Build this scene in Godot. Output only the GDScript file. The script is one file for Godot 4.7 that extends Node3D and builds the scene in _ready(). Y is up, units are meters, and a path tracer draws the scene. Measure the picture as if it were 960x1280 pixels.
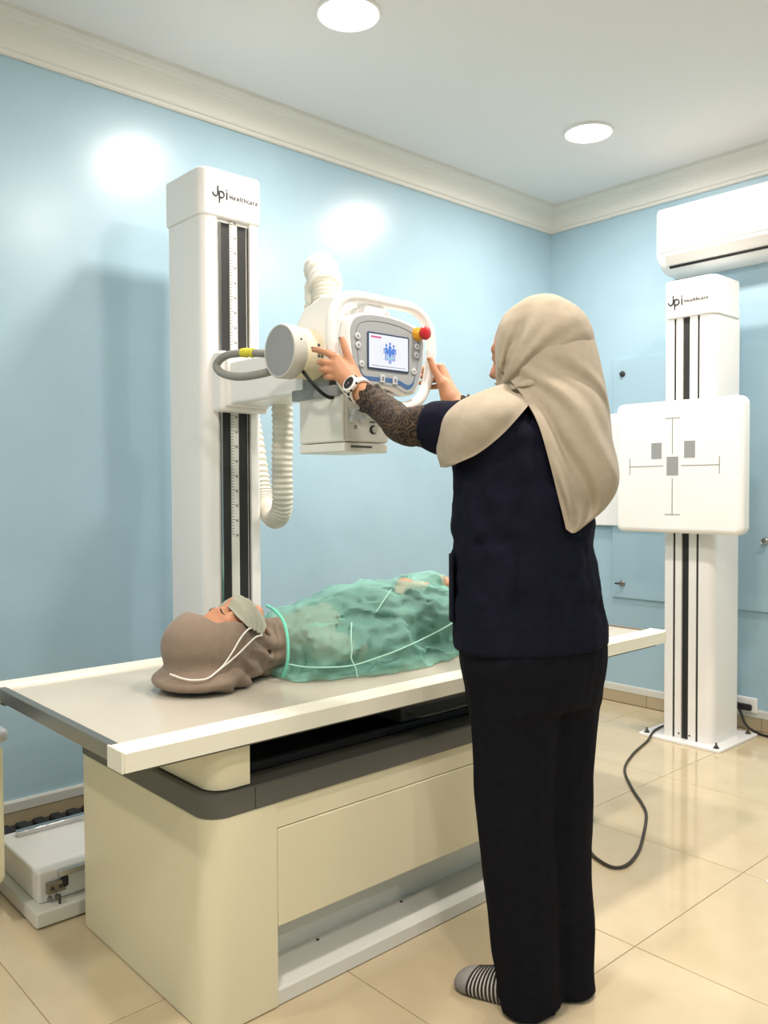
extends Node3D
# An X-ray room: table with a lying patient, tube column, wall stand, and a radiographer at the control panel.

var M := {}
var names := {}

# ------------------------------------------------------------------ mesh builder
class B:
	var v := PackedVector3Array()
	var n := PackedVector3Array()
	var uv := PackedVector2Array()
	var ix := PackedInt32Array()

	func vert(p: Vector3, nn: Vector3, t := Vector2.ZERO) -> int:
		v.append(p); n.append(nn); uv.append(t)
		return v.size() - 1

	func tri(a: int, b: int, c: int) -> void:
		# wound so that the front face looks along the mean normal
		var g := (v[b] - v[a]).cross(v[c] - v[a])
		if g.dot(n[a] + n[b] + n[c]) > 0.0:
			ix.append(a); ix.append(c); ix.append(b)
		else:
			ix.append(a); ix.append(b); ix.append(c)

	func quad(a: int, b: int, c: int, d: int) -> void:
		tri(a, b, c); tri(a, c, d)

	func flat(p: Array, outward: Vector3) -> void:
		# a flat convex polygon
		var g := Vector3.ZERO
		for k in range(1, p.size() - 1):
			g += (p[k] - p[0]).cross(p[k + 1] - p[0])
		g = g.normalized()
		if g.dot(outward) < 0.0:
			g = -g
		var s := v.size()
		for q in p:
			vert(q, g)
		for k in range(1, p.size() - 1):
			tri(s, s + k, s + k + 1)

	func box(c: Vector3, s: Vector3) -> void:
		var h := s * 0.5
		for ax in 3:
			for sg in [-1.0, 1.0]:
				var o := Vector3.ZERO; o[ax] = sg
				var a := (ax + 1) % 3; var b := (ax + 2) % 3
				var p := []
				for e in [[-1, -1], [1, -1], [1, 1], [-1, 1]]:
					var q := Vector3.ZERO
					q[ax] = sg * h[ax]; q[a] = e[0] * h[a]; q[b] = e[1] * h[b]
					p.append(c + q)
				flat(p, o)

	func rbox(c: Vector3, s: Vector3, r: float, seg := 2, bas := Basis.IDENTITY) -> void:
		var h := s * 0.5
		r = min(r, min(h.x, min(h.y, h.z)) * 0.999)
		var m := 2 * (seg + 1)
		for ax in 3:
			for sg in [-1.0, 1.0]:
				var a := (ax + 1) % 3; var b := (ax + 2) % 3
				var st := v.size()
				for i in m:
					for j in m:
						var ti: float = tan((float(i) / seg - 1.0) * PI / 4.0) if i <= seg else tan(float(i - seg - 1) / seg * PI / 4.0)
						var tj: float = tan((float(j) / seg - 1.0) * PI / 4.0) if j <= seg else tan(float(j - seg - 1) / seg * PI / 4.0)
						var d := Vector3.ZERO
						d[ax] = sg; d[a] = ti; d[b] = tj
						d = d.normalized()
						var inn := Vector3.ZERO
						inn[ax] = sg * (h[ax] - r)
						inn[a] = (-1.0 if i <= seg else 1.0) * (h[a] - r)
						inn[b] = (-1.0 if j <= seg else 1.0) * (h[b] - r)
						vert(c + bas * (inn + d * r), bas * d)
				for i in m - 1:
					for j in m - 1:
						var q := st + i * m + j
						quad(q, q + 1, q + m + 1, q + m)

	# closed outline in 2D, put into 3D by a function of (x, y, depth); rounded rims
	func prism(poly: PackedVector2Array, o: Vector3, ux: Vector3, uy: Vector3, uz: Vector3, depth: float, bev := 0.0, smooth_deg := 38.0, bseg := 2) -> void:
		var k := poly.size()
		var area := 0.0
		for i in k:
			area += poly[i].cross(poly[(i + 1) % k])
		if area < 0.0:
			poly = poly.duplicate(); poly.reverse()
		var en := []
		for i in k:
			var e := poly[(i + 1) % k] - poly[i]
			en.append(Vector2(e.y, -e.x).normalized())
		# inset direction at each corner
		var ins := []
		for i in k:
			var a: Vector2 = en[(i + k - 1) % k]; var b: Vector2 = en[i]
			var mm := (a + b)
			var d := 1.0 + a.dot(b)
			ins.append(mm / max(d, 0.25))
		var rings := []
		if bev <= 0.0:
			rings = [[0.0, 0.0, 0.0], [0.0, depth, 0.0]]
		else:
			for s in bseg + 1:
				var t := float(s) / bseg * PI / 2.0
				rings.append([bev * (1.0 - sin(t)), bev * (1.0 - cos(t)), -cos(t)])
			for s in bseg + 1:
				var t := float(bseg - s) / bseg * PI / 2.0
				rings.append([bev * (1.0 - sin(t)), depth - bev * (1.0 - cos(t)), cos(t)])
		for i in k:
			var j := (i + 1) % k
			var na: Vector2 = en[i]; var nb: Vector2 = en[i]
			var pa: Vector2 = en[(i + k - 1) % k]; var pb: Vector2 = en[j]
			if rad_to_deg(acos(clampf(pa.dot(na), -1, 1))) < smooth_deg:
				na = (pa + en[i]).normalized()
			if rad_to_deg(acos(clampf(pb.dot(nb), -1, 1))) < smooth_deg:
				nb = (pb + en[i]).normalized()
			var prev := []
			for r in rings:
				var qa: Vector2 = poly[i] - ins[i] * r[0]; var qb: Vector2 = poly[j] - ins[j] * r[0]
				var c := sqrt(max(0.0, 1.0 - r[2] * r[2]))
				var ida := vert(o + ux * qa.x + uy * qa.y + uz * r[1], ((ux * na.x + uy * na.y) * c + uz * r[2]).normalized())
				var idb := vert(o + ux * qb.x + uy * qb.y + uz * r[1], ((ux * nb.x + uy * nb.y) * c + uz * r[2]).normalized())
				if prev.size():
					quad(prev[0], prev[1], idb, ida)
				prev = [ida, idb]
		for e in 2:
			var off: float = rings[0][0]
			var cap := PackedVector2Array()
			for i in k:
				cap.append(poly[i] - ins[i] * off)
			var t := Geometry2D.triangulate_polygon(cap)
			var s := v.size()
			for q in cap:
				vert(o + ux * q.x + uy * q.y + uz * (depth if e else 0.0), uz if e else -uz, Vector2(q.x, q.y))
			for i in range(0, t.size(), 3):
				tri(s + t[i], s + t[i + 1], s + t[i + 2])

	func cyl(a: Vector3, b: Vector3, r0: float, r1 := -1.0, seg := 20, bev := 0.0) -> void:
		if r1 < 0.0: r1 = r0
		var prof := [[0.0, 0.0]]
		var l := a.distance_to(b)
		if bev > 0.0:
			prof.append([r0 - bev, 0.0]); prof.append([r0 - bev * 0.3, bev * 0.3]); prof.append([r0, bev]); prof.append([r1, l - bev]); prof.append([r1 - bev * 0.3, l - bev * 0.3]); prof.append([r1 - bev, l])
		else:
			prof.append([r0, 0.0]); prof.append([r1, l])
		prof.append([0.0, l])
		lathe(a, (b - a).normalized(), prof, seg, 50.0)

	# profile of [radius, along]
	func lathe(o: Vector3, ax: Vector3, prof: Array, seg := 24, smooth_deg := 40.0) -> void:
		var u := ax.cross(Vector3.UP if abs(ax.y) < 0.9 else Vector3.RIGHT).normalized()
		var w := ax.cross(u)
		var k := prof.size()
		var en := []
		for i in k - 1:
			var e := Vector2(prof[i + 1][0] - prof[i][0], prof[i + 1][1] - prof[i][1])
			en.append(Vector2(e.y, -e.x).normalized())
		for i in k - 1:
			var na: Vector2 = en[i]; var nb: Vector2 = en[i]
			if i > 0 and rad_to_deg(acos(clampf(en[i - 1].dot(na), -1, 1))) < smooth_deg:
				na = (en[i - 1] + en[i]).normalized()
			if i < k - 2 and rad_to_deg(acos(clampf(en[i + 1].dot(nb), -1, 1))) < smooth_deg:
				nb = (en[i + 1] + en[i]).normalized()
			var st := v.size()
			for s in seg + 1:
				var t := TAU * s / seg
				var d := u * cos(t) + w * sin(t)
				vert(o + d * prof[i][0] + ax * prof[i][1], (d * na.x + ax * na.y).normalized())
				vert(o + d * prof[i + 1][0] + ax * prof[i + 1][1], (d * nb.x + ax * nb.y).normalized())
			for s in seg:
				var q := st + s * 2
				if prof[i][0] > 1e-6:
					tri(q, q + 2, q + 3)
				if prof[i + 1][0] > 1e-6:
					tri(q, q + 3, q + 1)
				if prof[i][0] <= 1e-6:
					pass

	# round tube along a path; rad(t) gives the radius
	func tube(path: PackedVector3Array, rad: Callable, seg := 12, closed := false, squash := 1.0) -> void:
		var k := path.size()
		var st := v.size()
		var fr := Vector3.ZERO
		for i in k:
			var a := path[(i + k - 1) % k] if (i > 0 or closed) else path[0]
			var b := path[(i + 1) % k] if (i < k - 1 or closed) else path[k - 1]
			var d := (b - a).normalized()
			if i == 0:
				fr = d.cross(Vector3.UP if abs(d.y) < 0.9 else Vector3.RIGHT).normalized()
			else:
				fr = (fr - d * fr.dot(d)).normalized()
			var w := d.cross(fr)
			var r: float = rad.call(float(i) / (k - 1))
			for s in seg:
				var t := TAU * s / seg
				var dd := fr * cos(t) + w * sin(t) * squash
				var r2: float = rad.call(minf(1.0, (i + 1.0) / (k - 1))); var r1: float = rad.call(maxf(0.0, (i - 1.0) / (k - 1)))
				vert(path[i] + dd * r, (dd - d * ((r2 - r1) / maxf(a.distance_to(b), 1e-5))).normalized())
		var last := k if closed else k - 1
		for i in last:
			for s in seg:
				var q := st + i * seg; var q2 := st + ((i + 1) % k) * seg
				quad(q + s, q + (s + 1) % seg, q2 + (s + 1) % seg, q2 + s)
		if not closed:
			for e in 2:
				var i := 0 if e == 0 else k - 1
				var d := (path[1] - path[0]).normalized() if e == 0 else (path[k - 1] - path[k - 2]).normalized()
				var c := vert(path[i], -d if e == 0 else d)
				var s0 := v.size()
				for s in seg:
					vert(v[st + i * seg + s], -d if e == 0 else d)
				for s in seg:
					tri(c, s0 + s, s0 + (s + 1) % seg)

	# a sheet from a grid of points, given thickness
	func sheet(g: Array, th: float) -> void:
		var nu := g.size(); var nv: int = g[0].size()
		var nn := []
		for i in nu:
			var row := PackedVector3Array()
			for j in nv:
				var du: Vector3 = g[min(i + 1, nu - 1)][j] - g[max(i - 1, 0)][j]
				var dv: Vector3 = g[i][min(j + 1, nv - 1)] - g[i][max(j - 1, 0)]
				row.append(du.cross(dv).normalized())
			nn.append(row)
		for side in [1.0, -1.0]:
			var st := v.size()
			for i in nu:
				for j in nv:
					vert(g[i][j] + nn[i][j] * th * 0.5 * side, nn[i][j] * side, Vector2(float(i) / nu, float(j) / nv))
			for i in nu - 1:
				for j in nv - 1:
					var q := st + i * nv + j
					quad(q, q + 1, q + nv + 1, q + nv)
		var rim := []
		for i in nu: rim.append([i, 0])
		for j in range(1, nv): rim.append([nu - 1, j])
		for i in range(nu - 2, -1, -1): rim.append([i, nv - 1])
		for j in range(nv - 2, 0, -1): rim.append([0, j])
		for k in rim.size():
			var a = rim[k]; var b = rim[(k + 1) % rim.size()]
			var pa: Vector3 = g[a[0]][a[1]]; var pb: Vector3 = g[b[0]][b[1]]
			var na: Vector3 = nn[a[0]][a[1]] * th * 0.5; var nb: Vector3 = nn[b[0]][b[1]] * th * 0.5
			var o := (pb - pa).cross(na).normalized()
			var q := vert(pa + na, o); vert(pb + nb, o); vert(pb - nb, o); vert(pa - na, o)
			quad(q, q + 1, q + 2, q + 3)

	func text(s: String, o: Vector3, ux: Vector3, uy: Vector3, height: float, bold := false, mono := false) -> void:
		var t := TextMesh.new()
		var f := SystemFont.new()
		f.font_names = PackedStringArray(["Droid Sans"])
		f.font_weight = 700 if bold else 400
		t.font = f
		t.text = s; t.font_size = 32; t.depth = 0.02; t.pixel_size = 0.01
		t.horizontal_alignment = HORIZONTAL_ALIGNMENT_LEFT
		var ar := t.get_mesh_arrays()
		var pv: PackedVector3Array = ar[Mesh.ARRAY_VERTEX]; var pn: PackedVector3Array = ar[Mesh.ARRAY_NORMAL]
		var pi = ar[Mesh.ARRAY_INDEX]
		var k := height / 0.23
		var uz := ux.cross(uy)
		var st := v.size()
		for i in pv.size():
			var p := pv[i]
			vert(o + (ux * p.x + uy * p.y) * k + uz * (p.z * 0.02 + 0.0004), (ux * pn[i].x + uy * pn[i].y + uz * pn[i].z).normalized())
		if pi != null and pi.size() > 0:
			for i in range(0, pi.size(), 3):
				ix.append(st + pi[i]); ix.append(st + pi[i + 1]); ix.append(st + pi[i + 2])
		else:
			for i in range(0, pv.size()):
				ix.append(st + i)

	func mesh(m: Material) -> ArrayMesh:
		var a := []
		a.resize(Mesh.ARRAY_MAX)
		a[Mesh.ARRAY_VERTEX] = v; a[Mesh.ARRAY_NORMAL] = n; a[Mesh.ARRAY_TEX_UV] = uv; a[Mesh.ARRAY_INDEX] = ix
		var am := ArrayMesh.new()
		am.add_surface_from_arrays(Mesh.PRIMITIVE_TRIANGLES, a)
		am.surface_set_material(0, m)
		return am

# ------------------------------------------------------------------ nodes
func numbered(called: String) -> String:
	if not names.has(called):
		names[called] = 0
		return called
	names[called] += 1
	return "%s_%03d" % [called, names[called]]

func put(b: B, called: String, m: Material, parent: Node = null) -> MeshInstance3D:
	var o := MeshInstance3D.new()
	o.mesh = b.mesh(m)
	if parent == null:
		o.name = numbered(called)
		add_child(o)
	else:
		o.name = called
		parent.add_child(o, true)
	return o

func thing(called: String, label: String, category: String, at := Vector3.ZERO, group := "") -> Node3D:
	var o := Node3D.new()
	o.name = numbered(called)
	add_child(o)
	o.position = at
	tag(o, label, category, group)
	return o

func tag(o: Node, label: String, category: String, group := "") -> void:
	o.set_meta("label", label)
	o.set_meta("category", category)
	if group: o.set_meta("group", group)

func struct(o: Node, label := "") -> Node:
	o.set_meta("kind", "structure")
	if label: o.set_meta("label", label)
	return o

func spline(pts: Array, per := 8, closed := false) -> PackedVector3Array:
	var out := PackedVector3Array()
	var k := pts.size()
	var segs := k if closed else k - 1
	for i in segs:
		var a: Vector3 = pts[(i + k - 1) % k] if (closed or i > 0) else pts[0] * 2.0 - pts[1]
		var b: Vector3 = pts[i]
		var c: Vector3 = pts[(i + 1) % k]
		var d: Vector3 = pts[(i + 2) % k] if (closed or i < k - 2) else pts[k - 1] * 2.0 - pts[k - 2]
		for s in per:
			out.append(b.cubic_interpolate(c, a, d, float(s) / per))
	if not closed:
		out.append(pts[k - 1])
	return out

func spline2(pts: Array, per := 6) -> PackedVector2Array:
	var q := []
	for p in pts: q.append(Vector3(p[0], p[1], 0))
	var out := PackedVector2Array()
	for p in spline(q, per, true): out.append(Vector2(p.x, p.y))
	return out

func patch(ctrl: Array, pu: int, pv: int) -> Array:
	# a smooth grid through a grid of control points
	var rows := []
	for r in ctrl:
		rows.append(spline(r, pv))
	var nv: int = rows[0].size()
	var cols := []
	for j in nv:
		var c := []
		for r in rows: c.append(r[j])
		cols.append(spline(c, pu))
	var out := []
	for i in cols[0].size():
		var row := PackedVector3Array()
		for j in nv: row.append(cols[j][i])
		out.append(row)
	return out

func rrect(x0: float, y0: float, x1: float, y1: float, r: float, seg := 4) -> PackedVector2Array:
	var p := PackedVector2Array()
	for c in [[x1 - r, y1 - r, 0.0], [x0 + r, y1 - r, 90.0], [x0 + r, y0 + r, 180.0], [x1 - r, y0 + r, 270.0]]:
		for s in seg + 1:
			var t := deg_to_rad(c[2] + 90.0 * s / seg)
			p.append(Vector2(c[0] + cos(t) * r, c[1] + sin(t) * r))
	return p

func end_shape(x0: float, z0: float, x1: float, z1: float, r: float, left: bool) -> PackedVector2Array:
	# a block rounded at its outer end only
	var p := PackedVector2Array()
	var a := 90.0 if left else -90.0
	var xc := x0 + r if left else x1 - r
	for c in ([z1 - r, z0 + r] if left else [z0 + r, z1 - r]):
		for s in 7:
			var t := deg_to_rad(a + 90.0 * s / 6.0)
			p.append(Vector2(xc + cos(t) * r, c + sin(t) * r))
		a += 90.0
	p.append_array(PackedVector2Array([Vector2(x1, z0), Vector2(x1, z1)] if left else [Vector2(x0, z1), Vector2(x0, z0)]))
	return p

# ------------------------------------------------------------------ signed distance meshing
func seg_d(p: Vector3, a: Vector3, b: Vector3, ra: float, rb: float) -> float:
	var ab := b - a
	var t := clampf((p - a).dot(ab) / ab.length_squared(), 0.0, 1.0)
	return p.distance_to(a + ab * t) - lerpf(ra, rb, t)

func ell_d(p: Vector3, c: Vector3, r: Vector3) -> float:
	var q := p - c
	var k0 := (q / r).length()
	var k1 := (q / (r * r)).length()
	return k0 * (k0 - 1.0) / max(k1, 1e-6)

func smin(a: float, b: float, k: float) -> float:
	var h := maxf(k - absf(a - b), 0.0) / k
	return minf(a, b) - h * h * k * 0.25

func smax(a: float, b: float, k: float) -> float:
	return -smin(-a, -b, k)

func nets(b: B, f: Callable, lo: Vector3, hi: Vector3, cell: float, slack := 0.02) -> void:
	var N := 4
	var bs := cell * N
	var cnt := ((hi - lo) / bs).ceil()
	var rad := bs * 0.8661 + slack
	var vals := {}
	var S1 := 4096
	var S2 := S1 * S1
	for bi in int(cnt.x):
		for bj in int(cnt.y):
			for bk in int(cnt.z):
				var c := lo + Vector3(bi + 0.5, bj + 0.5, bk + 0.5) * bs
				if absf(f.call(c)) > rad * 1.15: continue
				for i in N + 1:
					for j in N + 1:
						for k in N + 1:
							var gi := bi * N + i; var gj := bj * N + j; var gk := bk * N + k
							var key := gi + gj * S1 + gk * S2
							if not vals.has(key):
								vals[key] = f.call(lo + Vector3(gi, gj, gk) * cell)
	var ids := {}
	var start := b.v.size()
	var offs := [0, 1, S1, S1 + 1, S2, S2 + 1, S2 + S1, S2 + S1 + 1]
	var edges := [[0, 1], [2, 3], [4, 5], [6, 7], [0, 2], [1, 3], [4, 6], [5, 7], [0, 4], [1, 5], [2, 6], [3, 7]]
	var cor := []
	for c in 8: cor.append(Vector3(c & 1, (c >> 1) & 1, (c >> 2) & 1))
	var ev := []
	ev.resize(8)
	for key in vals:
		var neg := 0
		var ok := true
		for c in 8:
			var x = vals.get(key + offs[c])
			if x == null:
				ok = false
				break
			ev[c] = x
			if x < 0.0: neg += 1
		if not ok or neg == 0 or neg == 8: continue
		var acc := Vector3.ZERO
		var m := 0
		for e in edges:
			var va: float = ev[e[0]]; var vb: float = ev[e[1]]
			if (va < 0.0) != (vb < 0.0):
				acc += cor[e[0]].lerp(cor[e[1]], va / (va - vb))
				m += 1
		var gk: int = key / S2
		var gj: int = (key - gk * S2) / S1
		var gi: int = key - gk * S2 - gj * S1
		ids[key] = b.vert(lo + (Vector3(gi, gj, gk) + acc / m) * cell, Vector3.ZERO, Vector2.ZERO)
	for key in ids:
		for ax in 3:
			var d: int = [1, S1, S2][ax]; var d1: int = [S1, S2, 1][ax]; var d2: int = [S2, 1, S1][ax]
			var v0 = vals.get(key); var v1 = vals.get(key + d)
			if v0 == null or v1 == null or (v0 < 0.0) == (v1 < 0.0): continue
			if not (ids.has(key - d1) and ids.has(key - d2) and ids.has(key - d1 - d2)): continue
			var q := [ids[key], ids[key - d1], ids[key - d1 - d2], ids[key - d2]]
			if v0 < 0.0: q.reverse()
			# clockwise fronts
			for t in [[0, 1, 2], [0, 2, 3]]:
				var A: int = q[t[0]]; var Bq: int = q[t[1]]; var C: int = q[t[2]]
				b.ix.append(A); b.ix.append(Bq); b.ix.append(C)
				var g := (b.v[C] - b.v[A]).cross(b.v[Bq] - b.v[A])
				b.n[A] += g; b.n[Bq] += g; b.n[C] += g
	for i in range(start, b.v.size()):
		b.n[i] = b.n[i].normalized()

# ------------------------------------------------------------------ materials
func mat(c: Color, rough := 0.5, metal := 0.0) -> StandardMaterial3D:
	var m := StandardMaterial3D.new()
	m.albedo_color = c
	m.roughness = rough
	m.metallic = metal
	return m

func noise_tex(freq: float, seed_: int, lo: Color, hi: Color, size := 256, fractal := 4, stretch := Vector2.ONE) -> ImageTexture:
	var f := FastNoiseLite.new()
	f.seed = seed_
	f.frequency = freq
	f.fractal_octaves = fractal
	var im := f.get_seamless_image(size, size)
	var out := Image.create(size, size, true, Image.FORMAT_RGB8)
	for y in size:
		for x in size:
			out.set_pixel(x, y, lo.lerp(hi, im.get_pixel(int(x * stretch.x) % size, int(y * stretch.y) % size).r))
	out.generate_mipmaps()
	return ImageTexture.create_from_image(out)

func tri_world(m: StandardMaterial3D, sc: float) -> void:
	m.uv1_triplanar = true
	m.uv1_world_triplanar = true
	m.uv1_scale = Vector3.ONE * sc

func cloth(c: Color, c2: Color, seed_: int, sheen := 0.3) -> StandardMaterial3D:
	var m := mat(Color.WHITE, 0.9)
	m.albedo_texture = noise_tex(0.03, seed_, c, c2, 128, 5)
	m.rim_enabled = sheen > 0.0
	m.rim = sheen
	tri_world(m, 9.0)
	return m

func materials() -> void:
		# satin wall paint with the faint mottling of a roller
	var w := mat(Color.WHITE, 0.26)
	w.albedo_texture = noise_tex(0.012, 3, Color8(163, 192, 206), Color8(169, 198, 212), 256, 5)
	w.roughness = 0.27
	tri_world(w, 0.7)
	M.wall = w
	M.wall_panel = mat(Color8(164, 193, 207), 0.3)
	M.ceiling = mat(Color8(230, 230, 230), 0.8)
	M.cornice = mat(Color8(226, 224, 216), 0.6)
	M.grout = mat(Color8(172, 155, 126), 0.8)
	for k in 4:
		var t := mat(Color.WHITE, 0.1)
		t.albedo_texture = noise_tex(0.02, 20 + k, Color8(205 + k, 187 + k, 153 + k), Color8(213 + k, 196 + k, 163 + k), 256, 5)
		t.roughness = 0.09
		t.metallic_specular = 0.6
		tri_world(t, 1.1)
		M["tile_%d" % k] = t
	M.skirt_tile = mat(Color8(184, 168, 138), 0.2)
	M.skirt_strip = mat(Color8(214, 214, 206), 0.5)
	M.white = mat(Color8(244, 242, 238), 0.35)
	M.cream = mat(Color8(236, 227, 195), 0.38)
	M.seam = mat(Color8(70, 68, 62), 0.7)
	M.warm_white = mat(Color8(231, 230, 220), 0.4)
	M.rail_cream = mat(Color8(236, 232, 214), 0.4)
	M.tabletop = mat(Color8(198, 192, 176), 0.16)
	M.band = mat(Color8(92, 91, 84), 0.45)
	M.black = mat(Color8(28, 29, 29), 0.6)
	M.dark = mat(Color8(48, 48, 46), 0.55)
	M.steel = mat(Color8(150, 146, 136), 0.32, 0.85)
	M.chrome = mat(Color8(205, 205, 205), 0.16, 1.0)
	M.belt = mat(Color8(33, 34, 33), 0.65)
	M.grey_cap = mat(Color8(148, 150, 150), 0.5)
	M.grey_rim = mat(Color8(196, 195, 186), 0.45)
	M.face_grey = mat(Color8(168, 172, 173), 0.45)
	M.face_line = mat(Color8(120, 125, 132), 0.5)
	M.button = mat(Color8(206, 208, 208), 0.4)
	M.blue = mat(Color8(62, 105, 158), 0.45)
	M.bezel = mat(Color8(58, 72, 100), 0.3)
	M.red = mat(Color8(190, 32, 38), 0.35)
	M.yellow = mat(Color8(232, 166, 40), 0.45)
	M.tape = mat(Color8(214, 206, 60), 0.6)
	M.cable_grey = mat(Color8(140, 140, 132), 0.5)
	M.cable_black = mat(Color8(24, 24, 23), 0.5)
	M.cable_brown = mat(Color8(58, 52, 42), 0.5)
	M.mark = mat(Color8(150, 152, 152), 0.6)
	M.mark_line = mat(Color8(138, 136, 130), 0.6)
	M.ink = mat(Color8(38, 40, 42), 0.6)
	M.ink_pale = mat(Color8(150, 152, 154), 0.6)
	M.hose = mat(Color8(222, 218, 203), 0.5)
	M.hose_wrap = mat(Color8(236, 233, 222), 0.6)
	M.ac_grey = mat(Color8(196, 194, 188), 0.45)
	M.plastic_yellow = mat(Color8(224, 217, 180), 0.4)
	M.clear_grey = mat(Color8(196, 202, 206), 0.25)
	var skin := mat(Color8(196, 140, 104), 0.5)
	skin.subsurf_scatter_enabled = true
	skin.subsurf_scatter_strength = 0.12
	M.skin = skin
	M.nail = mat(Color8(92, 46, 42), 0.3)
	M.brow = mat(Color8(46, 34, 28), 0.8)
	M.lash = mat(Color8(30, 22, 20), 0.8)
	M.lip = mat(Color8(166, 92, 82), 0.45)
	M.navy = cloth(Color8(20, 21, 33), Color8(27, 28, 42), 41, 0.0)
	M.navy.metallic_specular = 0.2
	M.black_cloth = cloth(Color8(20, 20, 26), Color8(26, 26, 32), 42, 0.0)
	M.black_cloth.metallic_specular = 0.2
	M.lace = lace_mat()
	M.scarf = cloth(Color8(163, 150, 129), Color8(174, 161, 140), 43, 0.2)
	M.scarf_brown = cloth(Color8(132, 114, 97), Color8(142, 124, 107), 44, 0.25)
	M.mask = cloth(Color8(160, 160, 142), Color8(170, 170, 152), 45, 0.1)
	M.dark_shirt = cloth(Color8(44, 50, 50), Color8(60, 66, 64), 46, 0.0)
	M.tray = mat(Color8(74, 74, 71), 0.5)
	M.loop = mat(Color8(238, 234, 224), 0.7)
	M.sock_grey = cloth(Color8(132, 130, 126), Color8(150, 148, 143), 47, 0.2)
	M.sock_dark = cloth(Color8(32, 28, 28), Color8(40, 36, 36), 48, 0.2)
	M.sock_white = cloth(Color8(222, 216, 204), Color8(232, 226, 214), 49, 0.2)
	var g := mat(Color(0.60, 0.86, 0.78, 0.40), 0.6)
	g.transparency = BaseMaterial3D.TRANSPARENCY_ALPHA
	g.backlight_enabled = true
	g.backlight = Color(0.2, 0.3, 0.27)
	g.cull_mode = BaseMaterial3D.CULL_DISABLED
	M.gown = g
	M.gown_edge = mat(Color8(120, 214, 188), 0.7)
	M.gown_string = mat(Color8(176, 224, 206), 0.7)

func lace_mat() -> StandardMaterial3D:
	# dark brown stretch lace with curling paler threads
	var f := FastNoiseLite.new()
	f.seed = 9; f.frequency = 0.02; f.fractal_octaves = 1
	var s := 256
	var im := f.get_seamless_image(s, s)
	var out := Image.create(s, s, true, Image.FORMAT_RGB8)
	for y in s:
		for x in s:
			var h := im.get_pixel(x, y).r
			var k := pow(absf(sin(h * 11.0)), 4.0)
			out.set_pixel(x, y, Color8(20, 14, 12).lerp(Color8(100, 78, 54), k))
	out.generate_mipmaps()
	var m := mat(Color.WHITE, 0.85)
	m.albedo_texture = ImageTexture.create_from_image(out)
	tri_world(m, 5.0)
	return m

# ------------------------------------------------------------------ the picture's frame and light
func _ready() -> void:
	var cam := Camera3D.new()
	cam.name = "camera"
	add_child(cam)
	cam.position = Vector3(0, 1.15, 0)
	cam.rotation_degrees = Vector3(-1.549, -42.242, -0.2395)
	cam.fov = 62.49
	cam.near = 0.05
	cam.current = true
	var we := WorldEnvironment.new()
	we.name = "environment"
	var e := Environment.new()
	e.background_mode = Environment.BG_COLOR
	e.background_color = Color(0, 0, 0)
	e.tonemap_mode = Environment.TONE_MAPPER_LINEAR
	e.tonemap_exposure = 1.0
	e.sdfgi_enabled = true
	e.ssao_enabled = true
	e.ssil_enabled = true
	we.environment = e
	add_child(we)

	materials()
	room()
	for k in LAMPS.size():
		downlight(LAMPS[k], k)
	xray_table()
	floor_rail()
	tube_column()
	wall_stand()
	air_conditioner()
	side_cabinet()
	small_things()
	patient()
	radiographer()

const CEIL := 2.71
const XR := 3.97
const ZL := -2.95
const XF := -2.4
const ZN := 2.1
const LAMP_ENERGY := 2.15
const LAMPS := [
	[Vector3(1.805, CEIL, -2.15), "round ceiling downlight nearest the left wall and the column, at the picture's top edge"],
	[Vector3(3.18, CEIL, -2.16), "round ceiling downlight nearest the corner of the two blue walls"],
	[Vector3(1.805, CEIL, -0.98), "round ceiling downlight above the standing person, out of the picture"],
	[Vector3(3.18, CEIL, -0.98), "round ceiling downlight in front of the wall stand, out of the picture"],
	[Vector3(0.43, CEIL, -0.98), "round ceiling downlight off the table's head end, out of the picture"],
	[Vector3(0.43, CEIL, 0.19), "round ceiling downlight above the camera, out of the picture"],
	[Vector3(-0.945, CEIL, -2.15), "round ceiling downlight far left along the blue wall, out of the picture"],
	[Vector3(0.43, CEIL, 1.36), "round ceiling downlight behind the camera, out of the picture"],
]

func downlight(d: Array, _k: int) -> void:
	var p: Vector3 = d[0]
	var t := thing("ceiling_downlight", d[1], "ceiling light", p, "downlights in the ceiling")
	var b := B.new()
	b.lathe(Vector3(0, 0, 0), Vector3.DOWN, [[0.0, 0.0005], [0.108, 0.0005], [0.108, 0.004], [0.105, 0.009], [0.100, 0.010], [0.097, 0.004], [0.0, 0.004]], 40)
	put(b, "trim_ring", M.white, t)
	b = B.new()
	b.lathe(Vector3(0, -0.0045, 0), Vector3.DOWN, [[0.0, 0.0], [0.096, 0.0], [0.096, 0.002], [0.0, 0.002]], 40)
	var m := mat(Color(1, 1, 1), 0.5)
	m.emission_enabled = true
	m.emission = Color(1.0, 0.985, 0.95)
	m.emission_energy_multiplier = 6.0
	put(b, "light_diffuser", m, t)
	var l := AreaLight3D.new()
	l.name = "light"
	l.area_size = Vector2(0.134, 0.134)
	l.light_energy = LAMP_ENERGY
	l.light_color = Color(1.0, 0.955, 0.92)
	l.area_range = 12.0
	l.shadow_enabled = true
	t.add_child(l)
	l.position = Vector3(0, -0.016, 0)
	l.rotation_degrees = Vector3(-90, 0, 0)

# ------------------------------------------------------------------ the room
func slab(called: String, c: Vector3, s: Vector3, m: Material, label := "") -> MeshInstance3D:
	var b := B.new()
	b.box(c, s)
	var o := put(b, called, m)
	struct(o, label)
	return o

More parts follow.
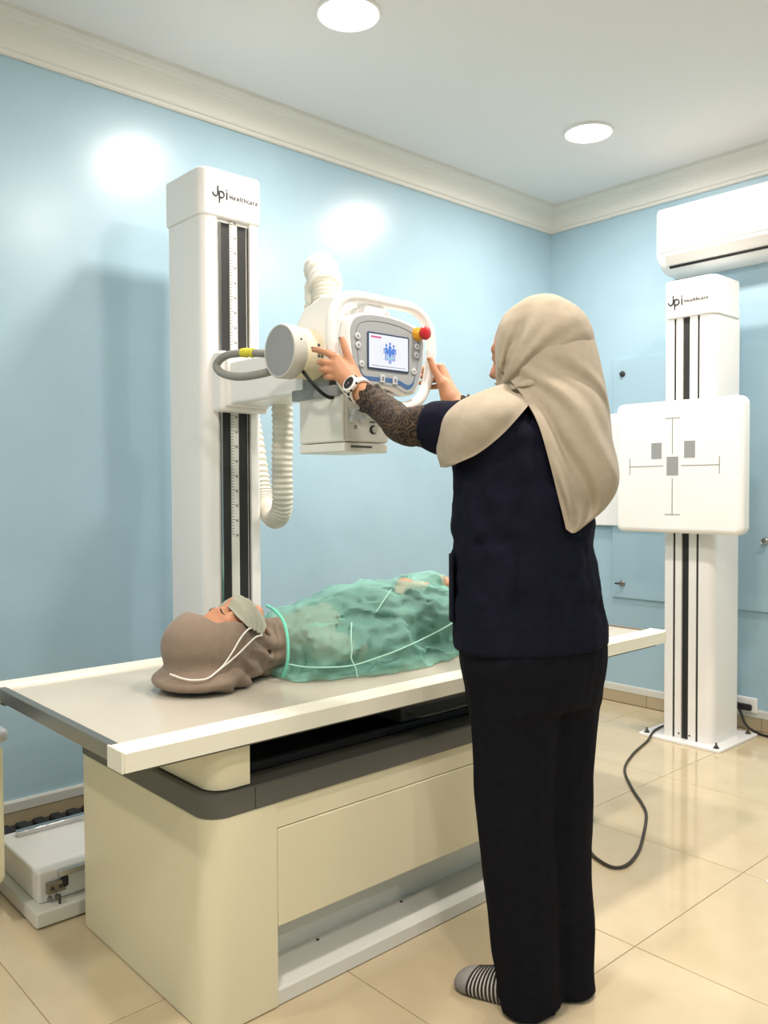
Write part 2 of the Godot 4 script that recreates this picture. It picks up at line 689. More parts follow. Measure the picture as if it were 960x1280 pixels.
func room() -> void:
	var cx := (XF + XR) / 2.0; var cz := (ZL + ZN) / 2.0
	var lx := XR - XF; var lz := ZN - ZL
	# the floor: a mortar bed and sixty-centimetre porcelain tiles with sunk joints
	var fl := slab("floor", Vector3(cx, -0.0525, cz), Vector3(lx + 0.24, 0.1, lz + 0.24), M.grout, "floor of glossy beige tiles")
	var rng := RandomNumberGenerator.new()
	rng.seed = 5
	var x0 := 1.267 - 0.6 * 7; var z0 := -1.126 - 0.6 * 4
	var shapes := {}
	for i in 12:
		for j in 10:
			var xa: float = max(x0 + 0.6 * i + 0.0012, XF + 0.001); var xb: float = min(x0 + 0.6 * (i + 1) - 0.0012, XR - 0.011)
			var za: float = max(z0 + 0.6 * j + 0.0012, ZL + 0.011); var zb: float = min(z0 + 0.6 * (j + 1) - 0.0012, ZN - 0.001)
			if xb - xa < 0.03 or zb - za < 0.03: continue
			var key := "%.3f %.3f %d" % [xb - xa, zb - za, rng.randi() % 4]
			if not shapes.has(key):
				var b := B.new()
				b.rbox(Vector3.ZERO, Vector3(xb - xa, 0.009, zb - za), 0.0012, 1)
				shapes[key] = b.mesh(M["tile_" + key.right(1)])
			var o := MeshInstance3D.new()
			o.mesh = shapes[key]
			o.name = "tile"
			fl.add_child(o, true)
			o.position = Vector3((xa + xb) / 2, -0.0045, (za + zb) / 2)
	# ceiling with a hole-free slab, walls
	slab("ceiling", Vector3(cx, CEIL + 0.06, cz), Vector3(lx + 0.24, 0.12, lz + 0.24), M.ceiling, "flat white painted ceiling")
	slab("wall_left", Vector3(cx, CEIL / 2, ZL - 0.06), Vector3(lx + 0.24, CEIL, 0.12), M.wall, "long glossy light blue wall behind the column")
	var wr := slab("wall_right", Vector3(XR + 0.06, CEIL / 2, cz), Vector3(0.12, CEIL, lz), M.wall, "light blue wall behind the wall stand")
	slab("wall_front", Vector3(cx, CEIL / 2, ZN + 0.06), Vector3(lx + 0.24, CEIL, 0.12), M.wall)
	slab("wall_back", Vector3(XF - 0.06, CEIL / 2, cz), Vector3(0.12, CEIL, lz), M.wall)
	# a lead-lined board screwed on the right wall and painted over
	var b := B.new()
	b.rbox(Vector3(XR - 0.008, 1.2, -1.93), Vector3(0.016, 1.266, 1.2), 0.003, 1)
	put(b, "wall_panel", M.wall_panel, wr)
	# a crown moulding on every wall, mitred at the corners
	var prof := [[0.0, 2.595], [0.010, 2.595], [0.016, 2.600], [0.018, 2.608], [0.026, 2.612], [0.029, 2.617], [0.031, 2.628], [0.036, 2.640], [0.044, 2.651], [0.055, 2.661], [0.067, 2.668], [0.076, 2.671], [0.078, 2.677], [0.088, 2.680], [0.096, 2.688], [0.106, 2.694], [0.118, 2.696], [0.120, CEIL], [0.0, CEIL]]
	var sides := [
		[Vector3(XF, 0, ZL), Vector3(XR, 0, ZL), Vector3(0, 0, 1), "white crown moulding along the top of the left wall"],
		[Vector3(XR, 0, ZL), Vector3(XR, 0, ZN), Vector3(-1, 0, 0), "white crown moulding above the air conditioner"],
		[Vector3(XR, 0, ZN), Vector3(XF, 0, ZN), Vector3(0, 0, -1), ""],
		[Vector3(XF, 0, ZN), Vector3(XF, 0, ZL), Vector3(1, 0, 0), ""]]
	for k in 4:
		var A: Vector3 = sides[k][0]; var E: Vector3 = sides[k][1]; var inw: Vector3 = sides[k][2]
		var al := (E - A).normalized()
		b = B.new()
		for i in prof.size() - 1:
			var p = prof[i]; var q = prof[i + 1]
			var e := Vector2(q[0] - p[0], q[1] - p[1]).normalized()
			var nn := inw * e.y + Vector3.DOWN * e.x
			var quad := [A + inw * p[0] + al * p[0] + Vector3.UP * p[1], E + inw * p[0] - al * p[0] + Vector3.UP * p[1], E + inw * q[0] - al * q[0] + Vector3.UP * q[1], A + inw * q[0] + al * q[0] + Vector3.UP * q[1]]
			b.flat(quad, nn)
		struct(put(b, "trim_%d" % (k + 1), M.cornice), sides[k][3])
	# skirting: a course of beige tiles under a pale strip
	skirting("baseboard_left", Vector3(XF, 0, ZL), Vector3(1, 0, 0), XR - XF, Vector3(0, 0, 1), 1.267 - 0.6 * 7, XF)
	skirting("baseboard_right", Vector3(XR, 0, ZL), Vector3(0, 0, 1), ZN - ZL, Vector3(-1, 0, 0), -1.126 - 0.6 * 4, ZL)

func skirting(called: String, a: Vector3, al: Vector3, l: float, inw: Vector3, first: float, start: float) -> void:
	var strip := B.new()
	var q := PackedVector2Array([Vector2(0, 0.064), Vector2(0.013, 0.064), Vector2(0.013, 0.094), Vector2(0.010, 0.1), Vector2(0, 0.1)])
	strip.prism(q, a + al * 0.013, inw, Vector3.UP, al, l - 0.026, 0.0, 10.0)
	var o := put(strip, called, M.skirt_strip)
	struct(o)
	var s := first - start
	while s < l:
		var p0: float = max(s + 0.001, 0.011); var p1: float = min(s + 0.599, l - 0.001)
		if p1 - p0 > 0.02:
			var b := B.new()
			b.rbox(a + al * (p0 + p1) / 2 + inw * 0.006 + Vector3.UP * 0.0325, (al * (p1 - p0) + inw * 0.010).abs() + Vector3(0, 0.061, 0), 0.0015, 1)
			put(b, "tile", M.skirt_tile, o)
		s += 0.6

# ------------------------------------------------------------------ the X-ray table
func xray_table() -> void:
	var t := thing("xray_table", "cream X-ray table with dark grey band and white floating top", "table", Vector3(0.89, 0, -1.525))
	var o := -t.position
	var b := B.new()
	# carcass: end blocks with rounded upright corners, and the long front set back below
	b.prism(end_shape(0.89, -2.2, 1.062, -1.525, 0.052, true), o + Vector3(0, 0.002, 0), Vector3.RIGHT, Vector3.BACK, Vector3.UP, 0.458, 0.003)
	put(b, "end_block", M.cream, t)
	b = B.new()
	b.prism(end_shape(2.10, -2.2, 2.26, -1.525, 0.052, false), o + Vector3(0, 0.002, 0), Vector3.RIGHT, Vector3.BACK, Vector3.UP, 0.458, 0.003)
	put(b, "end_block", M.cream, t)
	b = B.new()
	b.box(o + Vector3(1.581, 0.4305, -1.86), Vector3(1.036, 0.057, 0.664))
	put(b, "top_frame", M.cream, t)
	b = B.new()
	b.rbox(o + Vector3(1.5825, 0.290, -1.5345), Vector3(1.0355, 0.2185, 0.016), 0.0025, 1)
	put(b, "front_panel", M.cream, t)
	b = B.new()
	b.box(o + Vector3(1.581, 0.225, -1.90), Vector3(1.036, 0.35, 0.54))
	put(b, "inner_wall", M.warm_white, t)
	# foot step along the floor
	b = B.new()
	b.prism(PackedVector2Array([Vector2(-1.64, 0.0), Vector2(-1.529, 0.0), Vector2(-1.529, 0.031), Vector2(-1.534, 0.036), Vector2(-1.575, 0.05), Vector2(-1.64, 0.05)]), o + Vector3(1.064, 0.003, 0), Vector3.BACK, Vector3.UP, Vector3.RIGHT, 1.034, 0.001, 20.0)
	var st := put(b, "foot_step", M.warm_white, t)
	for x in [1.24, 1.52, 1.86]:
		b = B.new()
		b.lathe(o + Vector3(x, 0.053, -1.612), Vector3.UP, [[0.0, 0.003], [0.003, 0.0028], [0.0045, 0.0]], 10)
		put(b, "screw", M.seam, st)
	# dark grey band that carries the top
	b = B.new()
	b.prism(end_shape(0.888, -2.202, 1.004, -1.523, 0.053, true), o + Vector3(0, 0.461, 0), Vector3.RIGHT, Vector3.BACK, Vector3.UP, 0.051, 0.0015)
	put(b, "grey_band", M.band, t)
	b = B.new()
	b.prism(PackedVector2Array([Vector2(-1.60, 0.461), Vector2(-1.523, 0.461), Vector2(-1.523, 0.507), Vector2(-1.527, 0.511), Vector2(-1.60, 0.511)]), o + Vector3(1.006, 0, 0), Vector3.BACK, Vector3.UP, Vector3.RIGHT, 1.14, 0.001, 20.0)
	put(b, "grey_band", M.band, t)
	b = B.new()
	b.prism(end_shape(2.148, -2.202, 2.262, -1.523, 0.053, false), o + Vector3(0, 0.461, 0), Vector3.RIGHT, Vector3.BACK, Vector3.UP, 0.051, 0.0015)
	put(b, "grey_band", M.band, t)
	b = B.new()
	b.box(o + Vector3(1.576, 0.486, -2.165), Vector3(1.14, 0.05, 0.07))
	put(b, "grey_band", M.band, t)
	# recess under the top: black floor, rear screen, inner rail, film tray with wire handles
	b = B.new()
	b.box(o + Vector3(1.576, 0.466, -1.865), Vector3(1.14, 0.012, 0.525))
	put(b, "recess_floor", M.black, t)
	b = B.new()
	b.box(o + Vector3(1.576, 0.556, -2.13), Vector3(1.14, 0.09, 0.012))
	put(b, "recess_back", M.black, t)
	b = B.new()
	b.rbox(o + Vector3(1.576, 0.512, -1.635), Vector3(1.14, 0.022, 0.02), 0.004, 1)
	put(b, "inner_rail", M.dark, t)
	b = B.new()
	b.rbox(o + Vector3(1.775, 0.556, -1.80), Vector3(0.49, 0.06, 0.36), 0.006, 1)
	var tray := put(b, "film_tray", M.tray, t)
	for k in 2:
		b = B.new()
		var zz := -1.61 + 0.022 * k; var yy := 0.573 - 0.026 * k
		b.tube(spline([Vector3(1.56, yy, -1.66) + o, Vector3(1.56, yy, zz) + o, Vector3(1.60, yy, zz + 0.008) + o, Vector3(1.75, yy, zz + 0.008) + o, Vector3(1.95, yy, zz + 0.008) + o, Vector3(1.985, yy, zz) + o, Vector3(1.985, yy, -1.66) + o], 4), func(_x): return 0.0045, 8)
		put(b, "tray_handle", M.band, tray)
	# white corner blocks between band and top
	for xx in [[0.905, 0.998], [2.15, 2.243]]:
		b = B.new()
		b.prism(end_shape(xx[0], -2.185, xx[1], -1.533, 0.045, xx[0] < 1.0), o + Vector3(0, 0.515, 0), Vector3.RIGHT, Vector3.BACK, Vector3.UP, 0.107, 0.0015)
		put(b, "support_block", M.cream, t)
	# the top: glossy board, white side rails, grey metal end strips
	b = B.new()
	b.rbox(o + Vector3(1.6765, 0.640, -1.88), Vector3(1.94, 0.026, 0.68), 0.003, 1)
	put(b, "tabletop", M.tabletop, t)
	for s in [-1.0, 1.0]:
		b = B.new()
		var zc: float = -1.88 + s * 0.39
		var q := PackedVector2Array([Vector2(zc, 0.618), Vector2(zc, 0.655), Vector2(zc - s * 0.005, 0.660), Vector2(zc - s * 0.058, 0.660), Vector2(zc - s * 0.063, 0.653), Vector2(zc - s * 0.063, 0.618)])
		b.prism(q, o + Vector3(0.693, 0, 0), Vector3.BACK, Vector3.UP, Vector3.RIGHT, 1.967, 0.002, 20.0)
		var r := put(b, "side_rail", M.rail_cream, t)
		for ex in [0.690, 2.6605]:
			b = B.new()
			b.rbox(o + Vector3(ex, 0.639, zc - s * 0.0315), Vector3(0.006, 0.044, 0.066), 0.0028, 1)
			put(b, "end_cap", M.rail_cream, r)
		b = B.new()
		b.box(o + Vector3(1.6765, 0.612, zc - s * 0.04), Vector3(1.93, 0.012, 0.03))
		put(b, "rail_lip", M.band, r)
	for ex in [0.704, 2.649]:
		b = B.new()
		b.rbox(o + Vector3(ex, 0.641, -1.88), Vector3(0.020, 0.033, 0.652), 0.002, 1)
		put(b, "end_strip", M.steel, t)

# ------------------------------------------------------------------ floor rail of the column, cable chain
func floor_rail() -> void:
	var t := thing("floor_rail", "white steel floor rail box in a tray, behind the table", "rail", Vector3(0.785, 0, -2.22))
	var o := -t.position
	var b := B.new()
	b.rbox(o + Vector3(1.66, 0.024, -2.43), Vector3(1.75, 0.042, 0.42), 0.006, 1)
	put(b, "tray", M.warm_white, t)
	b = B.new()
	b.rbox(o + Vector3(1.66, 0.088, -2.43), Vector3(1.705, 0.086, 0.33), 0.008, 2)
	var bx := put(b, "rail_box", M.white, t)
	b = B.new()
	b.rbox(o + Vector3(1.68, 0.139, -2.552), Vector3(1.66, 0.016, 0.026), 0.002, 1)
	put(b, "guide_bar", M.chrome, t)
	b = B.new()
	b.rbox(o + Vector3(1.66, 0.117, -2.257), Vector3(1.60, 0.017, 0.014), 0.002, 1)
	put(b, "guide_bar", M.chrome, t)
	b = B.new()
	b.rbox(o + Vector3(0.852, 0.085, -2.258), Vector3(0.05, 0.03, 0.014), 0.002, 1)
	var bk := put(b, "stop_bracket", M.steel, t)
	for x in [0.84, 0.862]:
		b = B.new()
		b.cyl(o + Vector3(x, 0.085, -2.2515), o + Vector3(x, 0.085, -2.247), 0.005, -1, 8, 0.001)
		put(b, "screw", M.seam, bk)
	b = B.new()
	b.rbox(o + Vector3(0.875, 0.094, -2.256), Vector3(0.018, 0.03, 0.016), 0.005, 1)
	put(b, "rubber_stop", M.black, bk)
	for x in [0.836, 0.856]:
		b = B.new()
		b.cyl(o + Vector3(x, 0.056, -2.265), o + Vector3(x, 0.056, -2.254), 0.006, -1, 8, 0.001)
		put(b, "bolt", M.steel, t)
	b = B.new()
	b.cyl(o + Vector3(0.853, 0.044, -2.236), o + Vector3(0.853, 0.07, -2.236), 0.0035, -1, 8)
	put(b, "bolt", M.seam, t)
	# energy chain lying between box and wall
	var c := thing("cable_chain", "black cable chain lying between the rail box and the wall", "cable chain", Vector3(0.80, 0, -2.85))
	b = B.new()
	b.rbox(Vector3(0.86, 0.012, 0.0), Vector3(1.90, 0.02, 0.165), 0.003, 1)
	put(b, "trough", M.dark, c)
	for k in 30:
		b = B.new()
		b.rbox(Vector3(0.0 + 0.056 * k, 0.037, 0.02), Vector3(0.036, 0.03, 0.085), 0.006, 1)
		put(b, "link", M.black, c)

# ------------------------------------------------------------------ maker's mark
func maker_mark(parent: Node, o: Vector3, ux: Vector3, uy: Vector3, k: float) -> void:
	# a looping J and p, a dotted i, and the small word beside them
	var uz := ux.cross(uy)
	var pt := func(x: float, y: float) -> Vector3: return o + (ux * x + uy * y) * k + uz * 0.0008
	var b := B.new()
	var st := func(l: Array) -> void:
		var q := []
		for e in l: q.append(pt.call(e[0], e[1]))
		b.tube(spline(q, 5), func(_t): return 0.0030 * k / 0.06, 6)
	st.call([[0.36, 1.0], [0.36, 0.55], [0.30, 0.40], [0.18, 0.36], [0.06, 0.42], [0.0, 0.56]])
	var lp := []
	for i in 15:
		var a := deg_to_rad(190.0 - 330.0 * i / 14.0)
		lp.append([0.60 + 0.20 * cos(a), 0.52 + 0.19 * sin(a)])
	st.call(lp)
	st.call([[0.46, 0.68], [0.47, 0.4], [0.48, 0.0]])
	st.call([[1.0, 0.72], [1.0, 0.5], [1.0, 0.28]])
	b.cyl(pt.call(1.0, 0.86) - uz * 0.0006, pt.call(1.0, 0.86) + uz * 0.0014, 0.055 * k, -1, 10)
	put(b, "logo", M.ink, parent)
	b = B.new()
	b.text("Healthcare", pt.call(1.14, 0.50), ux, uy, 0.0155, true)
	put(b, "logo_lettering", M.ink, parent)

func tube_column() -> void:
	var t := thing("xray_column", "tall white X-ray column with arm, tube head and touch-screen panel", "X-ray column", Vector3(1.5425, 0.131, -2.56))
	var o := -t.position
	var b := B.new()
	# upright with large front corners and a sunk front channel
	var q := PackedVector2Array()
	q.append_array(PackedVector2Array([Vector2(1.655, -2.675), Vector2(1.43, -2.675)]))
	for s in 7:
		var a := deg_to_rad(180.0 - 90.0 * s / 6.0)
		q.append(Vector2(1.43 + 0.035 + 0.035 * cos(a), -2.45 - 0.035 + 0.035 * sin(a)))
	q.append_array(PackedVector2Array([Vector2(1.484, -2.45), Vector2(1.484, -2.462), Vector2(1.612, -2.462), Vector2(1.612, -2.45)]))
	for s in 7:
		var a := deg_to_rad(90.0 - 90.0 * s / 6.0)
		q.append(Vector2(1.655 - 0.02 + 0.02 * cos(a), -2.45 - 0.02 + 0.02 * sin(a)))
	b.prism(q, o + Vector3(0, 0.15, 0), Vector3.RIGHT, Vector3.BACK, Vector3.UP, 1.94, 0.0, 30.0)
	put(b, "column", M.white, t)
	b = B.new()
	b.rbox(o + Vector3(1.5425, 0.142, -2.545), Vector3(0.30, 0.022, 0.27), 0.004, 1)
	put(b, "foot_plate", M.white, t)
	# cap
	q = PackedVector2Array([Vector2(1.659, -2.68), Vector2(1.424, -2.68)])
	for s in 7:
		var a := deg_to_rad(180.0 - 90.0 * s / 6.0)
		q.append(Vector2(1.424 + 0.04 + 0.04 * cos(a), -2.444 - 0.04 + 0.04 * sin(a)))
	for s in 7:
		var a := deg_to_rad(90.0 - 90.0 * s / 6.0)
		q.append(Vector2(1.659 - 0.022 + 0.022 * cos(a), -2.444 - 0.022 + 0.022 * sin(a)))
	b = B.new()
	b.prism(q, o + Vector3(0, 2.052, 0), Vector3.RIGHT, Vector3.BACK, Vector3.UP, 0.157, 0.008)
	var cap := put(b, "cap", M.white, t)
	maker_mark(cap, o + Vector3(1.466, 2.098, -2.4438), Vector3.RIGHT, Vector3.UP, 0.054)
	# channel: two black belts, thin bright strip, scale tape, plain tape
	for x in [[1.506, 1.535], [1.567, 1.602]]:
		b = B.new()
		b.box(o + Vector3((x[0] + x[1]) / 2, 1.10, -2.4605), Vector3(x[1] - x[0], 1.88, 0.003))
		put(b, "belt", M.belt, t)
	for x in [1.4875, 1.609]:
		b = B.new()
		b.box(o + Vector3(x, 1.10, -2.4605), Vector3(0.005, 1.88, 0.003))
		put(b, "channel_gap", M.seam, t)
	b = B.new()
	b.box(o + Vector3(1.498, 1.10, -2.4575), Vector3(0.007, 1.88, 0.009))
	put(b, "guide_strip", M.chrome, t)
	b = B.new()
	b.box(o + Vector3(1.551, 1.10, -2.4595), Vector3(0.030, 1.88, 0.005))
	put(b, "tape", M.warm_white, t)
	b = B.new()
	b.flat([o + Vector3(1.5365, 0.99, -2.4562), o + Vector3(1.5655, 0.99, -2.4562), o + Vector3(1.5655, 2.05, -2.4562), o + Vector3(1.5365, 2.05, -2.4562)], Vector3.BACK)
	b.uv = PackedVector2Array([Vector2(0, 1), Vector2(1, 1), Vector2(1, 0), Vector2(0, 0)])
	for w in [[1.5365, 1.5655]]:
		b.box(o + Vector3(1.551, 1.52, -2.4568), Vector3(0.0289, 1.06, 0.0008))
	put(b, "scale_tape", scale_mat(), t)
	# carriage that rides on the channel
	b = B.new()
	b.rbox(o + Vector3(1.553, 1.506, -2.422), Vector3(0.186, 0.198, 0.058), 0.012, 2)
	var cr := put(b, "carriage", M.white, t)
	b = B.new()
	b.rbox(o + Vector3(1.559, 1.506, -2.390), Vector3(0.166, 0.166, 0.02), 0.006, 1)
	put(b, "carriage_cover", M.white, cr)
	# cross arm
	b = B.new()
	b.rbox(o + Vector3(1.565, 1.50, -2.185), Vector3(0.155, 0.142, 0.42), 0.012, 2)
	put(b, "arm", M.white, t)
	tube_head(t, o)
	# corrugated cable hoses
	var hose := func(pts: Array, r: float, per: int, called: String, m: Material) -> void:
		var path := spline(pts, per)
		var bb := B.new()
		var k := path.size()
		bb.tube(path, func(x): return r * (1.0 + 0.06 * sin(x * k * PI * 0.333)), 18)
		put(bb, called, m, t)
	hose.call([o + Vector3(1.625, 1.50, -2.29), o + Vector3(1.633, 1.36, -2.295), o + Vector3(1.633, 1.22, -2.30), o + Vector3(1.640, 1.10, -2.31), o + Vector3(1.655, 1.058, -2.355), o + Vector3(1.69, 1.055, -2.44), o + Vector3(1.715, 1.10, -2.52), o + Vector3(1.72, 1.19, -2.56), o + Vector3(1.72, 1.35, -2.60), o + Vector3(1.70, 1.50, -2.62)], 0.034, 42, "cable_hose", M.hose)
	hose.call([o + Vector3(1.487, 1.64, -1.885), o + Vector3(1.497, 1.69, -1.89), o + Vector3(1.508, 1.74, -1.91), o + Vector3(1.535, 1.785, -1.96), o + Vector3(1.58, 1.79, -2.02), o + Vector3(1.62, 1.74, -2.08), o + Vector3(1.635, 1.65, -2.13), o + Vector3(1.635, 1.56, -2.15)], 0.040, 26, "cable_hose", M.hose)
	b = B.new()
	# bag of film pulled over the bend of the upper hose
	var wr := spline([o + Vector3(1.500, 1.722, -1.895), o + Vector3(1.512, 1.752, -1.915), o + Vector3(1.538, 1.79, -1.962), o + Vector3(1.582, 1.796, -2.022), o + Vector3(1.624, 1.745, -2.082)], 8)
	b.tube(wr, func(x): return 0.045 + 0.004 * sin(x * 14.0) + 0.003 * sin(x * 37.0), 18)
	put(b, "hose_wrap", M.hose_wrap, t)

func scale_mat() -> StandardMaterial3D:
	var w := 32; var h := 1024
	var im := Image.create(w, h, true, Image.FORMAT_RGB8)
	im.fill(Color8(222, 221, 214))
	for k in 106:
		var y := int(h * k / 106.0)
		im.fill_rect(Rect2i(0 if k % 5 else 0, y, 9 if k % 5 else 14, 2), Color8(70, 70, 70))
		if k % 5 == 0:
			im.fill_rect(Rect2i(18, y, 3, 9), Color8(84, 84, 84))
			im.fill_rect(Rect2i(24, y, 3, 9), Color8(84, 84, 84))
			im.fill_rect(Rect2i(18, y + 4, 9, 2), Color8(84, 84, 84))
	im.generate_mipmaps()
	var m := mat(Color.WHITE, 0.5)
	m.albedo_texture = ImageTexture.create_from_image(im)
	return m

func screen_mat() -> StandardMaterial3D:
	# start screen: a red caption, blue figures inside a ring of fine rays, a line of small print
	var w := 320; var h := 204
	var im := Image.create(w, h, true, Image.FORMAT_RGB8)
	im.fill(Color8(246, 247, 252))
	im.fill_rect(Rect2i(14, 12, 84, 12), Color8(232, 150, 186))
	for k in 7:
		im.fill_rect(Rect2i(18 + 11 * k, 14, 7, 8), Color8(214, 70, 130))
	var disc := func(cx: float, cy: float, r: float, c: Color) -> void:
		for y in range(int(cy - r), int(cy + r) + 1):
			for x in range(int(cx - r), int(cx + r) + 1):
				if Vector2(x - cx, y - cy).length() <= r and x >= 0 and y >= 0 and x < w and y < h: im.set_pixel(x, y, c)
	for k in 60:
		var a := TAU * k / 60.0
		var r0 := 62.0 + 10.0 * sin(k * 2.3); var r1 := 82.0 + 8.0 * cos(k * 1.7)
		for s in 20:
			var r := lerpf(r0, r1, s / 20.0)
			im.set_pixel(int(168 + cos(a) * r * 1.05), int(100 + sin(a) * r * 0.8), Color8(190, 200, 226))
	for f in [[138, 60, 8], [168, 48, 8], [198, 60, 8], [168, 78, 6]]:
		disc.call(f[0], f[1], f[2], Color8(70, 120, 210))
	for f in [[138, 84, 13], [138, 100, 11], [198, 84, 13], [198, 100, 11], [168, 72, 14], [168, 90, 15], [156, 98, 14], [180, 98, 14], [168, 112, 13]]:
		disc.call(f[0], f[1], f[2], Color8(96, 140, 222))
	for f in [[128, 100, 8, 52], [142, 100, 8, 52], [158, 116, 8, 54], [171, 116, 8, 54], [187, 100, 8, 52], [201, 100, 8, 52], [116, 78, 7, 34], [213, 78, 7, 34]]:
		im.fill_rect(Rect2i(f[0], f[1], f[2], f[3]), Color8(84, 128, 214))
	for k in 5: disc.call(148 + 10 * k, 132 + (5 if k % 2 else 0), 6, Color8(150, 214, 226))
	for k in 40:
		im.fill_rect(Rect2i(20 + 7 * k, 188, 5, 5), Color8(132, 138, 156))
	im.generate_mipmaps()
	var m := mat(Color.WHITE, 0.2)
	var tx := ImageTexture.create_from_image(im)
	m.albedo_color = Color(0.05, 0.05, 0.05)
	m.emission_enabled = true
	m.emission_texture = tx
	m.emission = Color(0, 0, 0)
	m.emission_operator = BaseMaterial3D.EMISSION_OP_ADD
	m.emission_energy_multiplier = 1.0
	return m

func tube_head(t: Node3D, o: Vector3) -> void:
	var b := B.new()
	# tube housing: cylinder along x with a grey end cap
	var hy := 1.522; var hz := -1.872
	b.lathe(o + Vector3(1.365, hy, hz), Vector3.RIGHT, [[0.0, 0.0], [0.066, 0.0], [0.066, 0.006], [0.069, 0.01], [0.069, 0.10], [0.078, 0.135], [0.078, 0.30], [0.0, 0.30]], 40, 30.0)
	var hs := put(b, "tube_housing", M.cream, t)
	b = B.new()
	b.lathe(o + Vector3(1.322, hy, hz), Vector3.RIGHT, [[0.0, 0.0045], [0.064, 0.0045], [0.0675, 0.0], [0.071, 0.001], [0.073, 0.006], [0.073, 0.040], [0.070, 0.044], [0.0, 0.044]], 44, 40.0)
	var ec := put(b, "end_cap", M.grey_rim, hs)
	b = B.new()
	b.lathe(o + Vector3(1.322, hy, hz), Vector3.RIGHT, [[0.0, 0.001], [0.066, 0.001], [0.0668, 0.0022], [0.0, 0.0046]], 44, 40.0)
	put(b, "cap_disc", M.grey_cap, ec)
	b = B.new()
	b.cyl(o + Vector3(1.345, hy + 0.025, hz + 0.067), o + Vector3(1.345, hy + 0.0255, hz + 0.0698), 0.003, -1, 8)
	put(b, "screw", M.seam, ec)
	# rating label on the cylinder
	b = B.new()
	for k in 4:
		var a0 := deg_to_rad(-14.0 + 8.0 * k); var a1 := deg_to_rad(-14.0 + 8.0 * k + 6.5)
		for s in 2:
			var xa: float = 1.400 + 0.011 * s; var xb: float = xa + 0.009
			if k == 3 and s == 1: continue
			var p := func(x: float, a: float) -> Vector3: return o + Vector3(x, hy + 0.0696 * sin(a), hz + 0.0696 * cos(a))
			b.flat([p.call(xa, a0), p.call(xb, a0), p.call(xb, a1), p.call(xa, a1)], Vector3.BACK)
	put(b, "rating_label", M.band, hs)
	# cover over the tube mount, sloped to the left
	b = B.new()
	b.prism(PackedVector2Array([Vector2(-1.965, 1.47), Vector2(-1.745, 1.47), Vector2(-1.745, 1.665), Vector2(-1.82, 1.678), Vector2(-1.90, 1.655), Vector2(-1.965, 1.585)]), o + Vector3(1.425, 0, 0), Vector3.BACK, Vector3.UP, Vector3.RIGHT, 0.18, 0.010, 20.0)
	put(b, "mount_cover", M.white, t)
	b = B.new()
	b.prism(PackedVector2Array([Vector2(0, 0), Vector2(0.02, 0.004), Vector2(0.02, -0.004)]), o + Vector3(1.424, 1.577, -1.80), Vector3.BACK, Vector3.UP, Vector3.LEFT, 0.001, 0.0)
	put(b, "pointer_mark", M.black, t)
	b = B.new()
	b.cyl(o + Vector3(1.484, 1.628, -1.884), o + Vector3(1.488, 1.668, -1.886), 0.041, 0.043, 24, 0.004)
	put(b, "hose_clamp", M.steel, t)
	# neck to the arm and metal bracket under the cylinder
	b = B.new()
	b.rbox(o + Vector3(1.55, 1.475, -1.97), Vector3(0.12, 0.12, 0.10), 0.01, 1)
	put(b, "neck", M.white, t)
	b = B.new()
	b.rbox(o + Vector3(1.50, 1.416, -1.86), Vector3(0.14, 0.030, 0.21), 0.003, 1)
	var br := put(b, "bracket", M.grey_cap, t)
	b = B.new()
	b.rbox(o + Vector3(1.462, 1.445, -1.865), Vector3(0.05, 0.034, 0.12), 0.004, 1)
	put(b, "bracket_arm", M.steel, br)
	# collimator: two-part box with lip, dial and knob
	b = B.new()
	b.rbox(o + Vector3(1.518, 1.342, -1.842), Vector3(0.162, 0.128, 0.196), 0.006, 2)
	var co := put(b, "collimator", M.warm_white, t)
	b = B.new()
	b.rbox(o + Vector3(1.518, 1.2635, -1.842), Vector3(0.158, 0.026, 0.200), 0.005, 1)
	put(b, "collimator_lip", M.warm_white, co)
	b = B.new()
	b.rbox(o + Vector3(1.523, 1.342, -1.7435), Vector3(0.152, 0.12, 0.006), 0.002, 1)
	put(b, "front_plate", M.warm_white, co)
	b = B.new()
	b.box(o + Vector3(1.50, 1.2655, -1.7418), Vector3(0.075, 0.006, 0.002))
	put(b, "slot", M.band, co)
	b = B.new()
	b.cyl(o + Vector3(1.540, 1.313, -1.741), o + Vector3(1.540, 1.313, -1.736), 0.012, -1, 18, 0.001)
	var kn := put(b, "knob_ring", M.black, co)
	b = B.new()
	b.cyl(o + Vector3(1.541, 1.313, -1.737), o + Vector3(1.541, 1.313, -1.728), 0.0085, -1, 16, 0.002)
	put(b, "knob", M.grey_rim, kn)
	b = B.new()
	for q in [[1.531, 0.004], [1.5385, 0.006], [1.546, 0.005]]:
		b.box(o + Vector3(q[0], 1.334, -1.7402), Vector3(q[1], 0.005, 0.0012))
	put(b, "knob_print", M.ink, kn)
	for p in [[1.472, 1.352, 0.014], [1.492, 1.342, 0.012], [1.462, 1.338, 0.010]]:
		b = B.new()
		b.cyl(o + Vector3(p[0], p[1], -1.741), o + Vector3(p[0], p[1], -1.722), p[2], -1, 18, 0.003)
		put(b, "dial", M.clear_grey, co)
	b = B.new()
	b.box(o + Vector3(1.478, 1.318, -1.7402), Vector3(0.010, 0.011, 0.001))
	put(b, "sticker", M.mark, co)
	# black lead under the housing, grey high-tension cable looping left with a yellow tape
	b = B.new()
	b.tube(spline([o + Vector3(1.372, 1.470, -1.835), o + Vector3(1.380, 1.440, -1.81), o + Vector3(1.405, 1.407, -1.79), o + Vector3(1.435, 1.398, -1.785), o + Vector3(1.455, 1.425, -1.785), o + Vector3(1.460, 1.465, -1.80)], 8), func(_x): return 0.0052, 8)
	put(b, "lead", M.cable_black, t)
	b = B.new()
